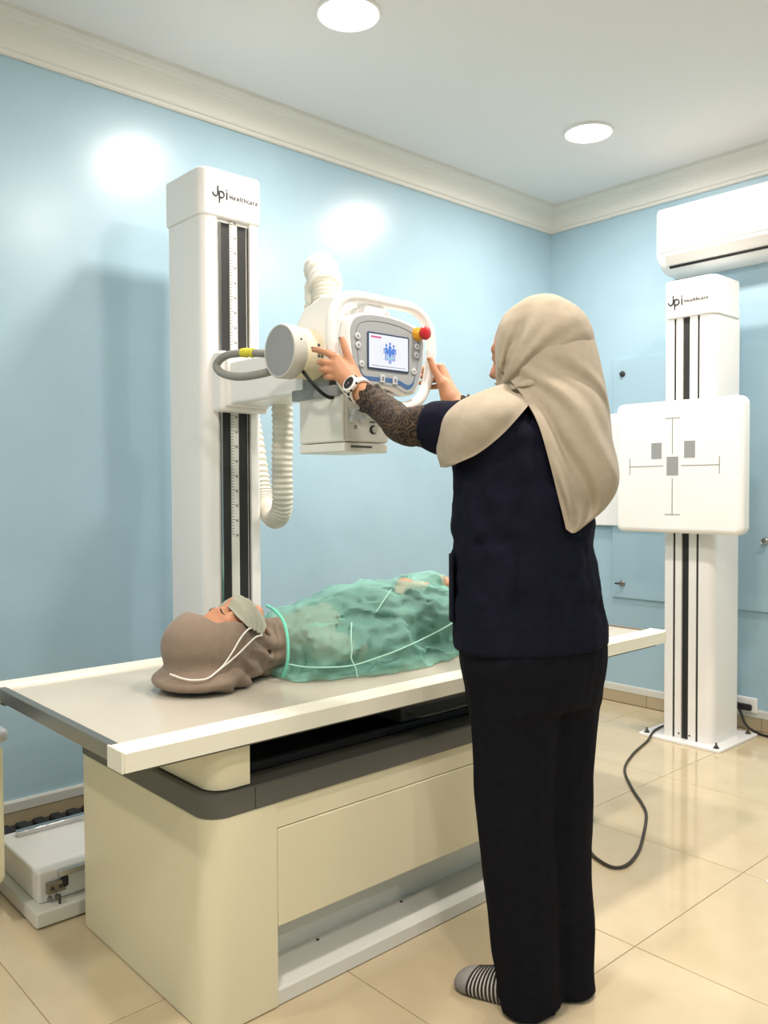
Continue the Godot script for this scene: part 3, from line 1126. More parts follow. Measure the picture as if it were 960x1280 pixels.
	var loop := [o + Vector3(1.372, 1.520, -1.935), o + Vector3(1.355, 1.532, -1.985), o + Vector3(1.33, 1.540, -2.06), o + Vector3(1.31, 1.537, -2.125), o + Vector3(1.300, 1.512, -2.155), o + Vector3(1.300, 1.485, -2.12), o + Vector3(1.312, 1.470, -2.05), o + Vector3(1.34, 1.474, -1.975), o + Vector3(1.375, 1.490, -1.925)]
	b.tube(spline(loop, 8), func(_x): return 0.0115, 12)
	var hc := put(b, "high_tension_cable", M.cable_grey, t)
	b = B.new()
	b.tube(spline([o + Vector3(1.342, 1.5375, -2.022), o + Vector3(1.335, 1.539, -2.04), o + Vector3(1.328, 1.5402, -2.062)], 4), func(x): return 0.0135 + 0.001 * sin(x * 12.0), 12)
	put(b, "tape_band", M.tape, hc)
	# control panel: shell, grey face, outline, screen, buttons, blue band, stop button
	var zc := -1.665
	var shell := spline2([[1.389, 1.553], [1.397, 1.588], [1.425, 1.605], [1.465, 1.611], [1.537, 1.613], [1.611, 1.603], [1.649, 1.589], [1.668, 1.555], [1.661, 1.49], [1.642, 1.429], [1.622, 1.409], [1.585, 1.404], [1.548, 1.416], [1.511, 1.418], [1.447, 1.418], [1.419, 1.428], [1.405, 1.453], [1.392, 1.503]], 4)
	b = B.new()
	b.prism(shell, o + Vector3(0, 0, zc - 0.04), Vector3.RIGHT, Vector3.UP, Vector3.BACK, 0.042, 0.009, 50.0, 3)
	var pn := put(b, "control_panel", M.white, t)
	var face := [[1.396, 1.556], [1.406, 1.585], [1.428, 1.598], [1.465, 1.605], [1.524, 1.606], [1.586, 1.599], [1.63, 1.586], [1.652, 1.566], [1.658, 1.545], [1.652, 1.489], [1.635, 1.437], [1.616, 1.417], [1.591, 1.411], [1.554, 1.422], [1.517, 1.426], [1.459, 1.425], [1.43, 1.431], [1.413, 1.451], [1.402, 1.504]]
	b = B.new()
	b.prism(spline2(face, 3), o + Vector3(0, 0, zc), Vector3.RIGHT, Vector3.UP, Vector3.BACK, 0.004, 0.0012, 50.0, 2)
	put(b, "face_plate", M.face_grey, pn)
	var inner := []
	for p in face:
		inner.append(Vector3(1.525 + (p[0] - 1.525) * 0.87, 1.512 + (p[1] - 1.512) * 0.84, 0) + o + Vector3(0, 0, zc + 0.0042))
	b = B.new()
	b.tube(spline(inner, 3, true), func(_x): return 0.0009, 5, true)
	put(b, "outline", M.face_line, pn)
	b = B.new()
	b.prism(rrect(1.451, 1.464, 1.600, 1.561, 0.004, 3), o + Vector3(0, 0, zc + 0.004), Vector3.RIGHT, Vector3.UP, Vector3.BACK, 0.003, 0.0008)
	var bz := put(b, "bezel", M.bezel, pn)
	b = B.new()
	b.flat([o + Vector3(1.4555, 1.4685, zc + 0.0075), o + Vector3(1.5955, 1.4685, zc + 0.0075), o + Vector3(1.5955, 1.5565, zc + 0.0075), o + Vector3(1.4555, 1.5565, zc + 0.0075)], Vector3.BACK)
	b.uv = PackedVector2Array([Vector2(0, 1), Vector2(1, 1), Vector2(1, 0), Vector2(0, 0)])
	b.box(o + Vector3(1.5255, 1.5125, zc + 0.0068), Vector3(0.1398, 0.0878, 0.001))
	put(b, "screen", screen_mat(), bz)
	for p in [[1.418, 1.544], [1.420, 1.521], [1.431, 1.474], [1.631, 1.540], [1.629, 1.516], [1.620, 1.471]]:
		b = B.new()
		b.cyl(o + Vector3(p[0], p[1], zc + 0.004), o + Vector3(p[0], p[1], zc + 0.0075), 0.009, -1, 16, 0.0012)
		var bt := put(b, "button", M.button, pn)
		b = B.new()
		b.box(o + Vector3(p[0], p[1], zc + 0.0077), Vector3(0.007, 0.0018, 0.0006))
		b.box(o + Vector3(p[0], p[1] + 0.002, zc + 0.0077), Vector3(0.0018, 0.006, 0.0006))
		put(b, "button_mark", M.face_line, bt)
	b = B.new()
	var sw := [[1.424, 1.466, 0.003], [1.428, 1.451, 0.006], [1.440, 1.441, 0.008], [1.47, 1.439, 0.009], [1.525, 1.440, 0.0095], [1.565, 1.436, 0.010], [1.595, 1.427, 0.010], [1.616, 1.436, 0.007], [1.625, 1.455, 0.003]]
	var mid := []; var wid := []
	for p in sw:
		mid.append(o + Vector3(p[0], p[1], zc + 0.0046)); wid.append(Vector3(p[2] * 0.6, 0, 0))
	var pm := spline(mid, 6); var pw := spline(wid, 6)
	for k in pm.size() - 1:
		b.flat([pm[k] - Vector3(0, pw[k].x, 0), pm[k + 1] - Vector3(0, pw[k + 1].x, 0), pm[k + 1] + Vector3(0, pw[k + 1].x, 0), pm[k] + Vector3(0, pw[k].x, 0)], Vector3.BACK)
	put(b, "blue_band", M.blue, pn)
	for p in [[1.503, 1.442], [1.548, 1.440]]:
		b = B.new()
		b.rbox(o + Vector3(p[0], p[1], zc + 0.006), Vector3(0.016, 0.021, 0.005), 0.0015, 1)
		var bt := put(b, "button", M.button, pn)
		b = B.new()
		b.box(o + Vector3(p[0], p[1], zc + 0.0088), Vector3(0.006, 0.010, 0.0006))
		put(b, "button_mark", M.face_line, bt)
	b = B.new()
	b.lathe(o + Vector3(1.634, 1.574, zc + 0.003), Vector3(0.1, 0.02, 1).normalized(), [[0.0, 0.0], [0.019, 0.0], [0.018, 0.012], [0.013, 0.018], [0.0, 0.018]], 20)
	var es := put(b, "stop_base", M.yellow, pn)
	b = B.new()
	b.lathe(o + Vector3(1.636, 1.5745, zc + 0.02), Vector3(0.1, 0.02, 1).normalized(), [[0.0, 0.0], [0.011, 0.0], [0.012, 0.006], [0.0185, 0.008], [0.0195, 0.013], [0.017, 0.019], [0.009, 0.022], [0.0, 0.0225]], 22)
	put(b, "stop_button", M.red, es)
	# grip ring round the panel, post behind it
	var ring := [[1.368, 1.470], [1.356, 1.519], [1.354, 1.556], [1.358, 1.595], [1.374, 1.625], [1.402, 1.645], [1.445, 1.652], [1.483, 1.653], [1.549, 1.652], [1.611, 1.652], [1.649, 1.648], [1.682, 1.630], [1.705, 1.601], [1.714, 1.560], [1.711, 1.513], [1.701, 1.461], [1.687, 1.427], [1.668, 1.401], [1.635, 1.383], [1.597, 1.375], [1.52, 1.375], [1.45, 1.385], [1.395, 1.42]]
	var rp := []
	for p in ring: rp.append(o + Vector3(p[0], p[1], zc - 0.022))
	b = B.new()
	b.tube(spline(rp, 5, true), func(_x): return 0.0150, 14, true)
	var rg := put(b, "grip_ring", M.white, t)
	for p in [[Vector3(1.50, 1.648, zc - 0.03), Vector3(1.50, 1.62, zc - 0.075)], [Vector3(1.54, 1.378, zc - 0.03), Vector3(1.53, 1.41, zc - 0.075)]]:
		b = B.new()
		b.rbox(o + (p[0] + p[1]) / 2, Vector3(0.07, 0.04, 0.07), 0.008, 1)
		put(b, "ring_mount", M.white, rg)
	b = B.new()
	b.rbox(o + Vector3(1.515, 1.535, zc - 0.062), Vector3(0.13, 0.20, 0.05), 0.012, 1)
	put(b, "panel_mount", M.white, t)

# ------------------------------------------------------------------ upright chest stand
func wall_stand() -> void:
	var t := thing("chest_stand", "white upright chest stand with square receptor panel by the right wall", "chest stand", Vector3(3.69, 0, -1.9))
	var o := -t.position
	var b := B.new()
	b.prism(rrect(3.50, -2.10, 3.88, -1.705, 0.012, 3), o + Vector3(0, 0.0005, 0), Vector3.RIGHT, Vector3.BACK, Vector3.UP, 0.012, 0.002)
	var pl := put(b, "base_plate", M.white, t)
	for p in [[3.53, -2.07], [3.53, -1.735], [3.85, -1.74], [3.85, -2.07]]:
		b = B.new()
		b.lathe(o + Vector3(p[0], 0.012, p[1]), Vector3.UP, [[0.0, 0.024], [0.004, 0.024], [0.0045, 0.012], [0.009, 0.011], [0.0095, 0.004], [0.014, 0.003], [0.014, 0.0]], 8)
		put(b, "anchor_bolt", M.seam, pl)
	var q := PackedVector2Array()
	# front face at x = 3.55 with a sunk middle channel
	q.append_array(PackedVector2Array([Vector2(3.79, -2.0), Vector2(3.79, -1.765)]))
	for s in 7:
		var a := deg_to_rad(90.0 + 90.0 * s / 6.0)
		q.append(Vector2(3.55 + 0.04 + 0.04 * cos(a), -1.765 - 0.04 + 0.04 * sin(a)))
	q.append_array(PackedVector2Array([Vector2(3.55, -1.832), Vector2(3.56, -1.832), Vector2(3.56, -1.843), Vector2(3.55, -1.843), Vector2(3.55, -1.878), Vector2(3.558, -1.878), Vector2(3.558, -1.913), Vector2(3.55, -1.913), Vector2(3.55, -1.943), Vector2(3.56, -1.943), Vector2(3.56, -1.954), Vector2(3.55, -1.954)]))
	for s in 5:
		var a := deg_to_rad(180.0 + 90.0 * s / 4.0)
		q.append(Vector2(3.55 + 0.012 + 0.012 * cos(a), -2.0 + 0.012 + 0.012 * sin(a)))
	b = B.new()
	b.prism(q, o + Vector3(0, 0.0125, 0), Vector3.RIGHT, Vector3.BACK, Vector3.UP, 1.95, 0.0, 30.0)
	put(b, "column", M.white, t)
	for z in [[-1.8375, 0.010], [-1.9485, 0.010]]:
		b = B.new()
		b.box(o + Vector3(3.5578, 0.98, z[0]), Vector3(0.004, 1.93, z[1]))
		put(b, "channel_gap", M.black, t)
	b = B.new()
	b.box(o + Vector3(3.5568, 0.98, -1.8955), Vector3(0.003, 1.93, 0.030))
	put(b, "belt", M.belt, t)
	for z in [-1.870, -1.921]:
		b = B.new()
		b.cyl(o + Vector3(3.551, 0.035, z), o + Vector3(3.547, 0.035, z), 0.004, -1, 8)
		put(b, "screw", M.seam, t)
	b = B.new()
	b.prism(rrect(3.540, -2.008, 3.80, -1.757, 0.042, 6), o + Vector3(0, 1.912, 0), Vector3.RIGHT, Vector3.BACK, Vector3.UP, 0.170, 0.007)
	var cap := put(b, "cap", M.white, t)
	maker_mark(cap, o + Vector3(3.5392, 1.950, -1.978), Vector3.BACK, Vector3.UP, 0.066)
	# receptor: thick white board with rounded edges, aiming marks
	b = B.new()
	b.rbox(o + Vector3(3.522, 1.243, -1.872), Vector3(0.066, 0.26, 0.22), 0.01, 1)
	put(b, "carriage", M.white, t)
	b = B.new()
	var oo := o + Vector3(3.490, 0, 0)
	b.prism(rrect(-2.172, 0.952, -1.572, 1.533, 0.034, 6), oo, Vector3.BACK, Vector3.UP, Vector3.LEFT, 0.074, 0.022, 38.0, 4)
	var rc := put(b, "receptor", M.white, t)
	var xf := 3.4158
	var bar := func(z0: float, y0: float, z1: float, y1: float, called: String, m: Material) -> void:
		var bb := B.new()
		bb.box(o + Vector3(xf, (y0 + y1) / 2, (z0 + z1) / 2), Vector3(0.0012, absf(y1 - y0), absf(z1 - z0)))
		put(bb, called, m, rc)
	bar.call(-1.913, 1.205, -1.858, 1.287, "aiming_field", M.mark)
	bar.call(-1.987, 1.279, -1.937, 1.350, "aiming_field", M.mark)
	bar.call(-1.831, 1.280, -1.781, 1.353, "aiming_field", M.mark)
	var th := 0.0035
	bar.call(-1.886 - th / 2, 1.298, -1.886 + th / 2, 1.455, "aiming_line", M.mark_line)
	bar.call(-1.886 - th / 2, 1.034, -1.886 + th / 2, 1.194, "aiming_line", M.mark_line)
	bar.call(-2.095, 1.247 - th / 2, -1.928, 1.247 + th / 2, "aiming_line", M.mark_line)
	bar.call(-1.845, 1.247 - th / 2, -1.673, 1.247 + th / 2, "aiming_line", M.mark_line)
	bar.call(-1.922, 1.455 - th / 2, -1.850, 1.455 + th / 2, "aiming_line", M.mark_line)
	bar.call(-1.922, 1.034 - th / 2, -1.850, 1.034 + th / 2, "aiming_line", M.mark_line)
	bar.call(-2.095 - th / 2, 1.208, -2.095 + th / 2, 1.285, "aiming_line", M.mark_line)
	bar.call(-1.673 - th / 2, 1.209, -1.673 + th / 2, 1.283, "aiming_line", M.mark_line)

# ------------------------------------------------------------------ wall unit of the air conditioner
func air_conditioner() -> void:
	var t := thing("air_conditioner", "white wall-mounted air conditioner below the crown moulding", "air conditioner", Vector3(XR, 2.2, -1.76))
	var o := -t.position
	var z0 := -2.178; var l := 0.84
	var b := B.new()
	var q := PackedVector2Array([Vector2(3.9695, 2.195), Vector2(3.9695, 2.505), Vector2(3.80, 2.505), Vector2(3.778, 2.498), Vector2(3.768, 2.48), Vector2(3.768, 2.285), Vector2(3.776, 2.262), Vector2(3.80, 2.232), Vector2(3.835, 2.206), Vector2(3.88, 2.194)])
	b.prism(q, o + Vector3(0, 0, z0), Vector3.RIGHT, Vector3.UP, Vector3.BACK, l, 0.022, 40.0, 4)
	put(b, "body", M.white, t)
	b = B.new()
	b.rbox(o + Vector3(3.7655, 2.385, z0 + l / 2), Vector3(0.008, 0.20, l - 0.05), 0.003, 1)
	var fp := put(b, "front_panel", M.white, t)
	b = B.new()
	b.box(o + Vector3(3.7612, 2.302, z0 + 0.075), Vector3(0.001, 0.0035, 0.045))
	put(b, "maker_mark", M.ink_pale, fp)
	# louvre in the sloping underside, dark slit below it
	var sl := Vector2(3.80 - 3.772, 2.226 - 2.268)
	var un := Vector2(sl.y, -sl.x).normalized()
	b = B.new()
	var bas := Basis(Vector3(0, 0, 1), Vector3(sl.x, sl.y, 0).normalized(), Vector3(-1, 0, 0))
	bas = Basis(Vector3(un.x, un.y, 0), Vector3(-sl.x, -sl.y, 0).normalized(), Vector3(0, 0, 1))
	b.rbox(o + Vector3(3.784, 2.249, z0 + l / 2 + 0.005), Vector3(0.008, 0.052, l - 0.09), 0.002, 1, bas)
	put(b, "louvre", M.ac_grey, t)
	b = B.new()
	b.rbox(o + Vector3(3.8115, 2.2205, z0 + l / 2 + 0.005), Vector3(0.008, 0.012, l - 0.10), 0.002, 1, bas)
	put(b, "air_slit", M.black, t)
	for z in [z0 + 0.035, z0 + l - 0.05]:
		b = B.new()
		b.cyl(o + Vector3(3.771, 2.487, z), o + Vector3(3.766, 2.489, z), 0.004, -1, 8)
		put(b, "screw", M.ink_pale, t)

# ------------------------------------------------------------------ cabinet at the picture's left edge
func side_cabinet() -> void:
	var t := thing("equipment_cart", "cream plastic equipment cart with rounded edge, cut by the left border", "cart", Vector3(0.55, 0, -2.5))
	var b := B.new()
	b.rbox(Vector3(0, 0.295, 0), Vector3(0.385, 0.385, 0.40), 0.03, 4)
	put(b, "body", M.plastic_yellow, t)
	b = B.new()
	b.rbox(Vector3(0, 0.508, 0.0), Vector3(0.40, 0.04, 0.42), 0.018, 3)
	put(b, "lid", M.clear_grey, t)
	b = B.new()
	b.rbox(Vector3(0.0, 0.5295, 0.0), Vector3(0.36, 0.01, 0.36), 0.003, 1)
	put(b, "keypad", M.dark, t)
	for p in [[-0.15, -0.15], [0.15, -0.15], [0.15, 0.15], [-0.15, 0.15]]:
		b = B.new()
		b.cyl(Vector3(p[0] - 0.012, 0.036, p[1]), Vector3(p[0] + 0.012, 0.036, p[1]), 0.035, -1, 18, 0.006)
		var c := put(b, "caster", M.black, t)
		b = B.new()
		b.rbox(Vector3(p[0], 0.085, p[1]), Vector3(0.034, 0.04, 0.03), 0.004, 1)
		put(b, "fork", M.steel, c)

# ------------------------------------------------------------------ small things on the wall and floor
func small_things() -> void:
	var b := B.new()
	b.rbox(Vector3(XR - 0.026, 1.248, -2.46), Vector3(0.018, 0.596, 0.46), 0.004, 1)
	var wb := put(b, "wall_board", M.white)
	tag(wb, "white board on the right wall, half hidden by person and chest stand", "board")
	b = B.new()
	b.cyl(Vector3(XR - 0.035, 0.985, -2.652), Vector3(XR - 0.041, 0.985, -2.652), 0.006, -1, 8)
	put(b, "screw", M.seam, wb)
	for d in [[1.754, -2.47, "dark round bolt in the right wall, level with the person's head"], [0.643, -2.466, "bolt with long pin in the right wall, low beside the person's hip"], [0.901, -1.712, "pale ring hook on the right wall at the right border"]]:
		b = B.new()
		var k := thing("wall_bolt", d[2], "bolt", Vector3(XR - 0.016, d[0], d[1]), "bolts in the right wall panel")
		b.lathe(Vector3.ZERO, Vector3.LEFT, [[0.0, 0.0], [0.016, 0.0], [0.016, 0.004], [0.011, 0.007], [0.010, 0.016], [0.0, 0.018]], 14)
		put(b, "head", M.steel if d[0] < 1.0 else M.dark, k)
		if d[0] < 0.8:
			b = B.new()
			b.cyl(Vector3(-0.016, 0, 0.0), Vector3(-0.02, 0.0, -0.035), 0.005, -1, 8)
			put(b, "pin", M.seam, k)
		elif d[0] < 1.0:
			b = B.new()
			var rp := []
			for s in 12: rp.append(Vector3(-0.02, 0.012 * sin(TAU * s / 12.0), 0.014 * cos(TAU * s / 12.0)))
			b.tube(spline(rp, 3, true), func(_x): return 0.003, 6, true)
			put(b, "ring", M.chrome, k)
	# socket, trunking and cords behind the stand
	var s := thing("power_socket", "white power socket with plug low on the right wall behind the stand", "socket", Vector3(XR, 0.12, -1.80))
	b = B.new()
	b.rbox(Vector3(-0.012, 0.0, 0.0), Vector3(0.023, 0.07, 0.11), 0.005, 1)
	put(b, "socket_plate", M.white, s)
	b = B.new()
	b.rbox(Vector3(-0.036, -0.008, 0.0), Vector3(0.026, 0.03, 0.075), 0.008, 1)
	put(b, "plug", M.cable_black, s)
	b = B.new()
	b.rbox(Vector3(XR - 0.014, 0.165, -1.892), Vector3(0.026, 0.14, 0.06), 0.004, 1)
	tag(put(b, "cable_trunking", M.white), "short white cable trunking on the wall behind the stand's foot", "trunking")
	b = B.new()
	b.tube(spline([Vector3(3.90, 0.22, -1.845), Vector3(3.905, 0.16, -1.833), Vector3(3.92, 0.115, -1.82), Vector3(3.915, 0.075, -1.80), Vector3(3.90, 0.035, -1.77), Vector3(3.895, 0.012, -1.72), Vector3(3.885, 0.0085, -1.66), Vector3(3.87, 0.0085, -1.57), Vector3(3.84, 0.0085, -1.45)], 8), func(_x): return 0.0062, 8)
	tag(put(b, "socket_cable", M.cable_black), "black cable dropping from the socket to the floor at the right border", "cable")
	b = B.new()
	b.tube(spline([Vector3(3.74, 0.030, -2.035), Vector3(3.66, 0.022, -2.055), Vector3(3.57, 0.019, -2.050), Vector3(3.50, 0.016, -2.030), Vector3(3.42, 0.0065, -2.005), Vector3(3.20, 0.0065, -1.945), Vector3(3.009, 0.0065, -1.864), Vector3(2.843, 0.0065, -1.73), Vector3(2.725, 0.0065, -1.616), Vector3(2.635, 0.0065, -1.546), Vector3(2.444, 0.0065, -1.448), Vector3(2.334, 0.0065, -1.402), Vector3(2.241, 0.0065, -1.382), Vector3(2.20, 0.0065, -1.405), Vector3(2.217, 0.0065, -1.472), Vector3(2.253, 0.0065, -1.526), Vector3(2.29, 0.0065, -1.60)], 10), func(_x): return 0.0052, 8)
	tag(put(b, "floor_cable", M.cable_brown), "dark cable curling over the floor from chest stand to table", "cable")

# ------------------------------------------------------------------ bodies
func loft_d(p: Vector3, L: Array) -> float:
	# elliptical sections stacked up the y axis: [y, x, z, half width, half depth]
	var n := L.size()
	var y: float = clampf(p.y, L[0][0], L[n - 1][0])
	var i := 0
	while i < n - 2 and y > L[i + 1][0]: i += 1
	var t: float = (y - L[i][0]) / (L[i + 1][0] - L[i][0])
	t = t * t * (3.0 - 2.0 * t)
	var a: float = lerpf(L[i][3], L[i + 1][3], t); var b: float = lerpf(L[i][4], L[i + 1][4], t)
	var dx: float = p.x - lerpf(L[i][1], L[i + 1][1], t); var dz: float = p.z - lerpf(L[i][2], L[i + 1][2], t)
	var k0 := Vector2(dx / a, dz / b).length()
	var k1 := Vector2(dx / (a * a), dz / (b * b)).length()
	var d := k0 * (k0 - 1.0) / maxf(k1, 1e-6) if k0 > 1e-5 else -minf(a, b)
	var dy := absf(p.y - y)
	if dy > 0.0: return Vector2(maxf(d, 0.0), dy).length()
	return d

func chain_d(p: Vector3, pts: Array) -> float:
	# a bent limb: [point, radius] along its joints
	var d := 9.0
	for i in pts.size() - 1:
		d = minf(d, seg_d(p, pts[i][0], pts[i + 1][0], pts[i][1], pts[i + 1][1]))
	return d

const TORSO := [[0.80, 1.523, -1.180, 0.202, 0.152], [0.92, 1.521, -1.190, 0.195, 0.146], [1.05, 1.521, -1.202, 0.188, 0.137], [1.18, 1.528, -1.200, 0.186, 0.135], [1.26, 1.538, -1.193, 0.168, 0.112], [1.31, 1.546, -1.188, 0.10, 0.078], [1.35, 1.55, -1.19, 0.06, 0.06]]
const LS := Vector3(1.39, 1.272, -1.185)
const LE := Vector3(1.343, 1.298, -1.41)
const LW := Vector3(1.387, 1.402, -1.622)
const RS := Vector3(1.70, 1.272, -1.185)
const RE := Vector3(1.765, 1.25, -1.43)
const RW := Vector3(1.735, 1.402, -1.628)
const HC := Vector3(1.568, 1.462, -1.185)
const LEG_L := [[Vector3(1.450, 0.80, -1.180), 0.105], [Vector3(1.458, 0.49, -1.182), 0.090], [Vector3(1.464, 0.265, -1.168), 0.080], [Vector3(1.476, -0.07, -1.144), 0.069]]
const LEG_R := [[Vector3(1.585, 0.80, -1.165), 0.105], [Vector3(1.590, 0.49, -1.160), 0.082], [Vector3(1.586, 0.265, -1.148), 0.072], [Vector3(1.592, -0.07, -1.130), 0.061]]

func fingers_left() -> Array:
	# each finger a chain of joints; thumb last
	return [
		[[Vector3(1.353, 1.480, -1.660), 0.0092], [Vector3(1.338, 1.498, -1.690), 0.0086], [Vector3(1.332, 1.506, -1.712), 0.0080], [Vector3(1.329, 1.508, -1.728), 0.0072]],
		[[Vector3(1.347, 1.464, -1.660), 0.0092], [Vector3(1.329, 1.472, -1.686), 0.0086], [Vector3(1.332, 1.474, -1.708), 0.0080], [Vector3(1.346, 1.474, -1.718), 0.0072]],
		[[Vector3(1.348, 1.447, -1.656), 0.0090], [Vector3(1.330, 1.452, -1.682), 0.0084], [Vector3(1.334, 1.454, -1.704), 0.0078], [Vector3(1.350, 1.456, -1.715), 0.0070]],
		[[Vector3(1.353, 1.431, -1.650), 0.0082], [Vector3(1.338, 1.434, -1.676), 0.0076], [Vector3(1.341, 1.437, -1.695), 0.0070], [Vector3(1.354, 1.440, -1.706), 0.0064]],
		[[Vector3(1.388, 1.445, -1.640), 0.0135], [Vector3(1.378, 1.482, -1.648), 0.0105], [Vector3(1.371, 1.508, -1.655), 0.0095], [Vector3(1.367, 1.530, -1.660), 0.0080]]]

func fingers_right() -> Array:
	return [
		[[Vector3(1.736, 1.494, -1.668), 0.0092], [Vector3(1.738, 1.503, -1.698), 0.0086], [Vector3(1.722, 1.499, -1.716), 0.0080], [Vector3(1.700, 1.488, -1.712), 0.0072]],
		[[Vector3(1.742, 1.478, -1.668), 0.0092], [Vector3(1.744, 1.483, -1.700), 0.0086], [Vector3(1.724, 1.479, -1.718), 0.0080], [Vector3(1.694, 1.470, -1.706), 0.0072]],
		[[Vector3(1.742, 1.460, -1.664), 0.0090], [Vector3(1.742, 1.462, -1.696), 0.0084], [Vector3(1.722, 1.459, -1.714), 0.0078], [Vector3(1.690, 1.450, -1.702), 0.0070]],
		[[Vector3(1.738, 1.443, -1.658), 0.0082], [Vector3(1.738, 1.442, -1.688), 0.0076], [Vector3(1.718, 1.440, -1.706), 0.0070], [Vector3(1.689, 1.434, -1.696), 0.0064]],
		[[Vector3(1.712, 1.445, -1.642), 0.0135], [Vector3(1.700, 1.475, -1.654), 0.0105], [Vector3(1.694, 1.496, -1.662), 0.0095], [Vector3(1.690, 1.512, -1.667), 0.0080]]]

func hand_d(p: Vector3, wrist: Vector3, arm: Vector3, fing: Array) -> float:
	var d := seg_d(p, arm, wrist, 0.0275, 0.0240)
	# palm: a fan of thin bars from the wrist to the knuckles
	for i in 4:
		d = smin(d, seg_d(p, wrist, fing[i][0][0], 0.021, 0.0115), 0.014)
	d = smin(d, seg_d(p, wrist, fing[4][0][0], 0.020, 0.015), 0.016)
	for f in fing:
		d = smin(d, chain_d(p, f), 0.006)
	return d

func head_d(p: Vector3, c: Vector3, fw: Vector3, up: Vector3) -> float:
	# skull, jaw, nose, brow, lips, eye sockets
	var rt := fw.cross(up)
	var q := Vector3((p - c).dot(rt), (p - c).dot(up), (p - c).dot(fw))
	var d := ell_d(q, Vector3(0, 0.018, -0.008), Vector3(0.074, 0.098, 0.094))
	d = smin(d, ell_d(q, Vector3(0, -0.055, 0.030), Vector3(0.052, 0.052, 0.055)), 0.05)
	d = smin(d, seg_d(q, Vector3(0, 0.012, 0.082), Vector3(0, -0.024, 0.103), 0.007, 0.0115), 0.016)
	d = smin(d, seg_d(q, Vector3(-0.011, -0.026, 0.088), Vector3(0.011, -0.026, 0.088), 0.009, 0.009), 0.01)
	for s in [-1.0, 1.0]:
		d = smin(d, seg_d(q, Vector3(s * 0.014, 0.024, 0.083), Vector3(s * 0.046, 0.024, 0.066), 0.008, 0.007), 0.016)
		d = smax(d, -ell_d(q, Vector3(s * 0.030, 0.006, 0.089), Vector3(0.016, 0.010, 0.014)), 0.012)
		d = smin(d, ell_d(q, Vector3(s * 0.030, 0.005, 0.072), Vector3(0.0135, 0.0115, 0.0125)), 0.003)
		d = smin(d, ell_d(q, Vector3(s * 0.070, -0.004, -0.006), Vector3(0.008, 0.028, 0.017)), 0.01)
	d = smin(d, seg_d(q, Vector3(-0.018, -0.054, 0.083), Vector3(0.018, -0.054, 0.083), 0.0055, 0.0055), 0.006)
	d = smin(d, seg_d(q, Vector3(-0.015, -0.064, 0.082), Vector3(0.015, -0.064, 0.082), 0.006, 0.006), 0.006)
	d = smin(d, ell_d(q, Vector3(0, -0.094, 0.066), Vector3(0.020, 0.014, 0.014)), 0.02)
	return d

func nails(bd: Node, fing: Array, lift: float, base: Vector3) -> void:
	for f in fing:
		var b := B.new()
		var a: Vector3 = f[2][0]; var e: Vector3 = f[3][0]
		var d := (e - a).normalized()
		# the nail sits on the outer side of the bend
		var prev: Vector3 = (f[2][0] - f[1][0]).normalized()
		var out := (prev - d * prev.dot(d))
		if out.length() < 0.05: out = Vector3(0.2, 0.1, 1.0) - d * Vector3(0.2, 0.1, 1.0).dot(d)
		out = out.normalized()
		var s := d.cross(out)
		b.rbox(e + out * lift + d * 0.001, Vector3(0.009, 0.0025, 0.012), 0.0012, 1, Basis(s, out, d))
		shift(b, -base)
		put(b, "fingernail", M.nail, bd)

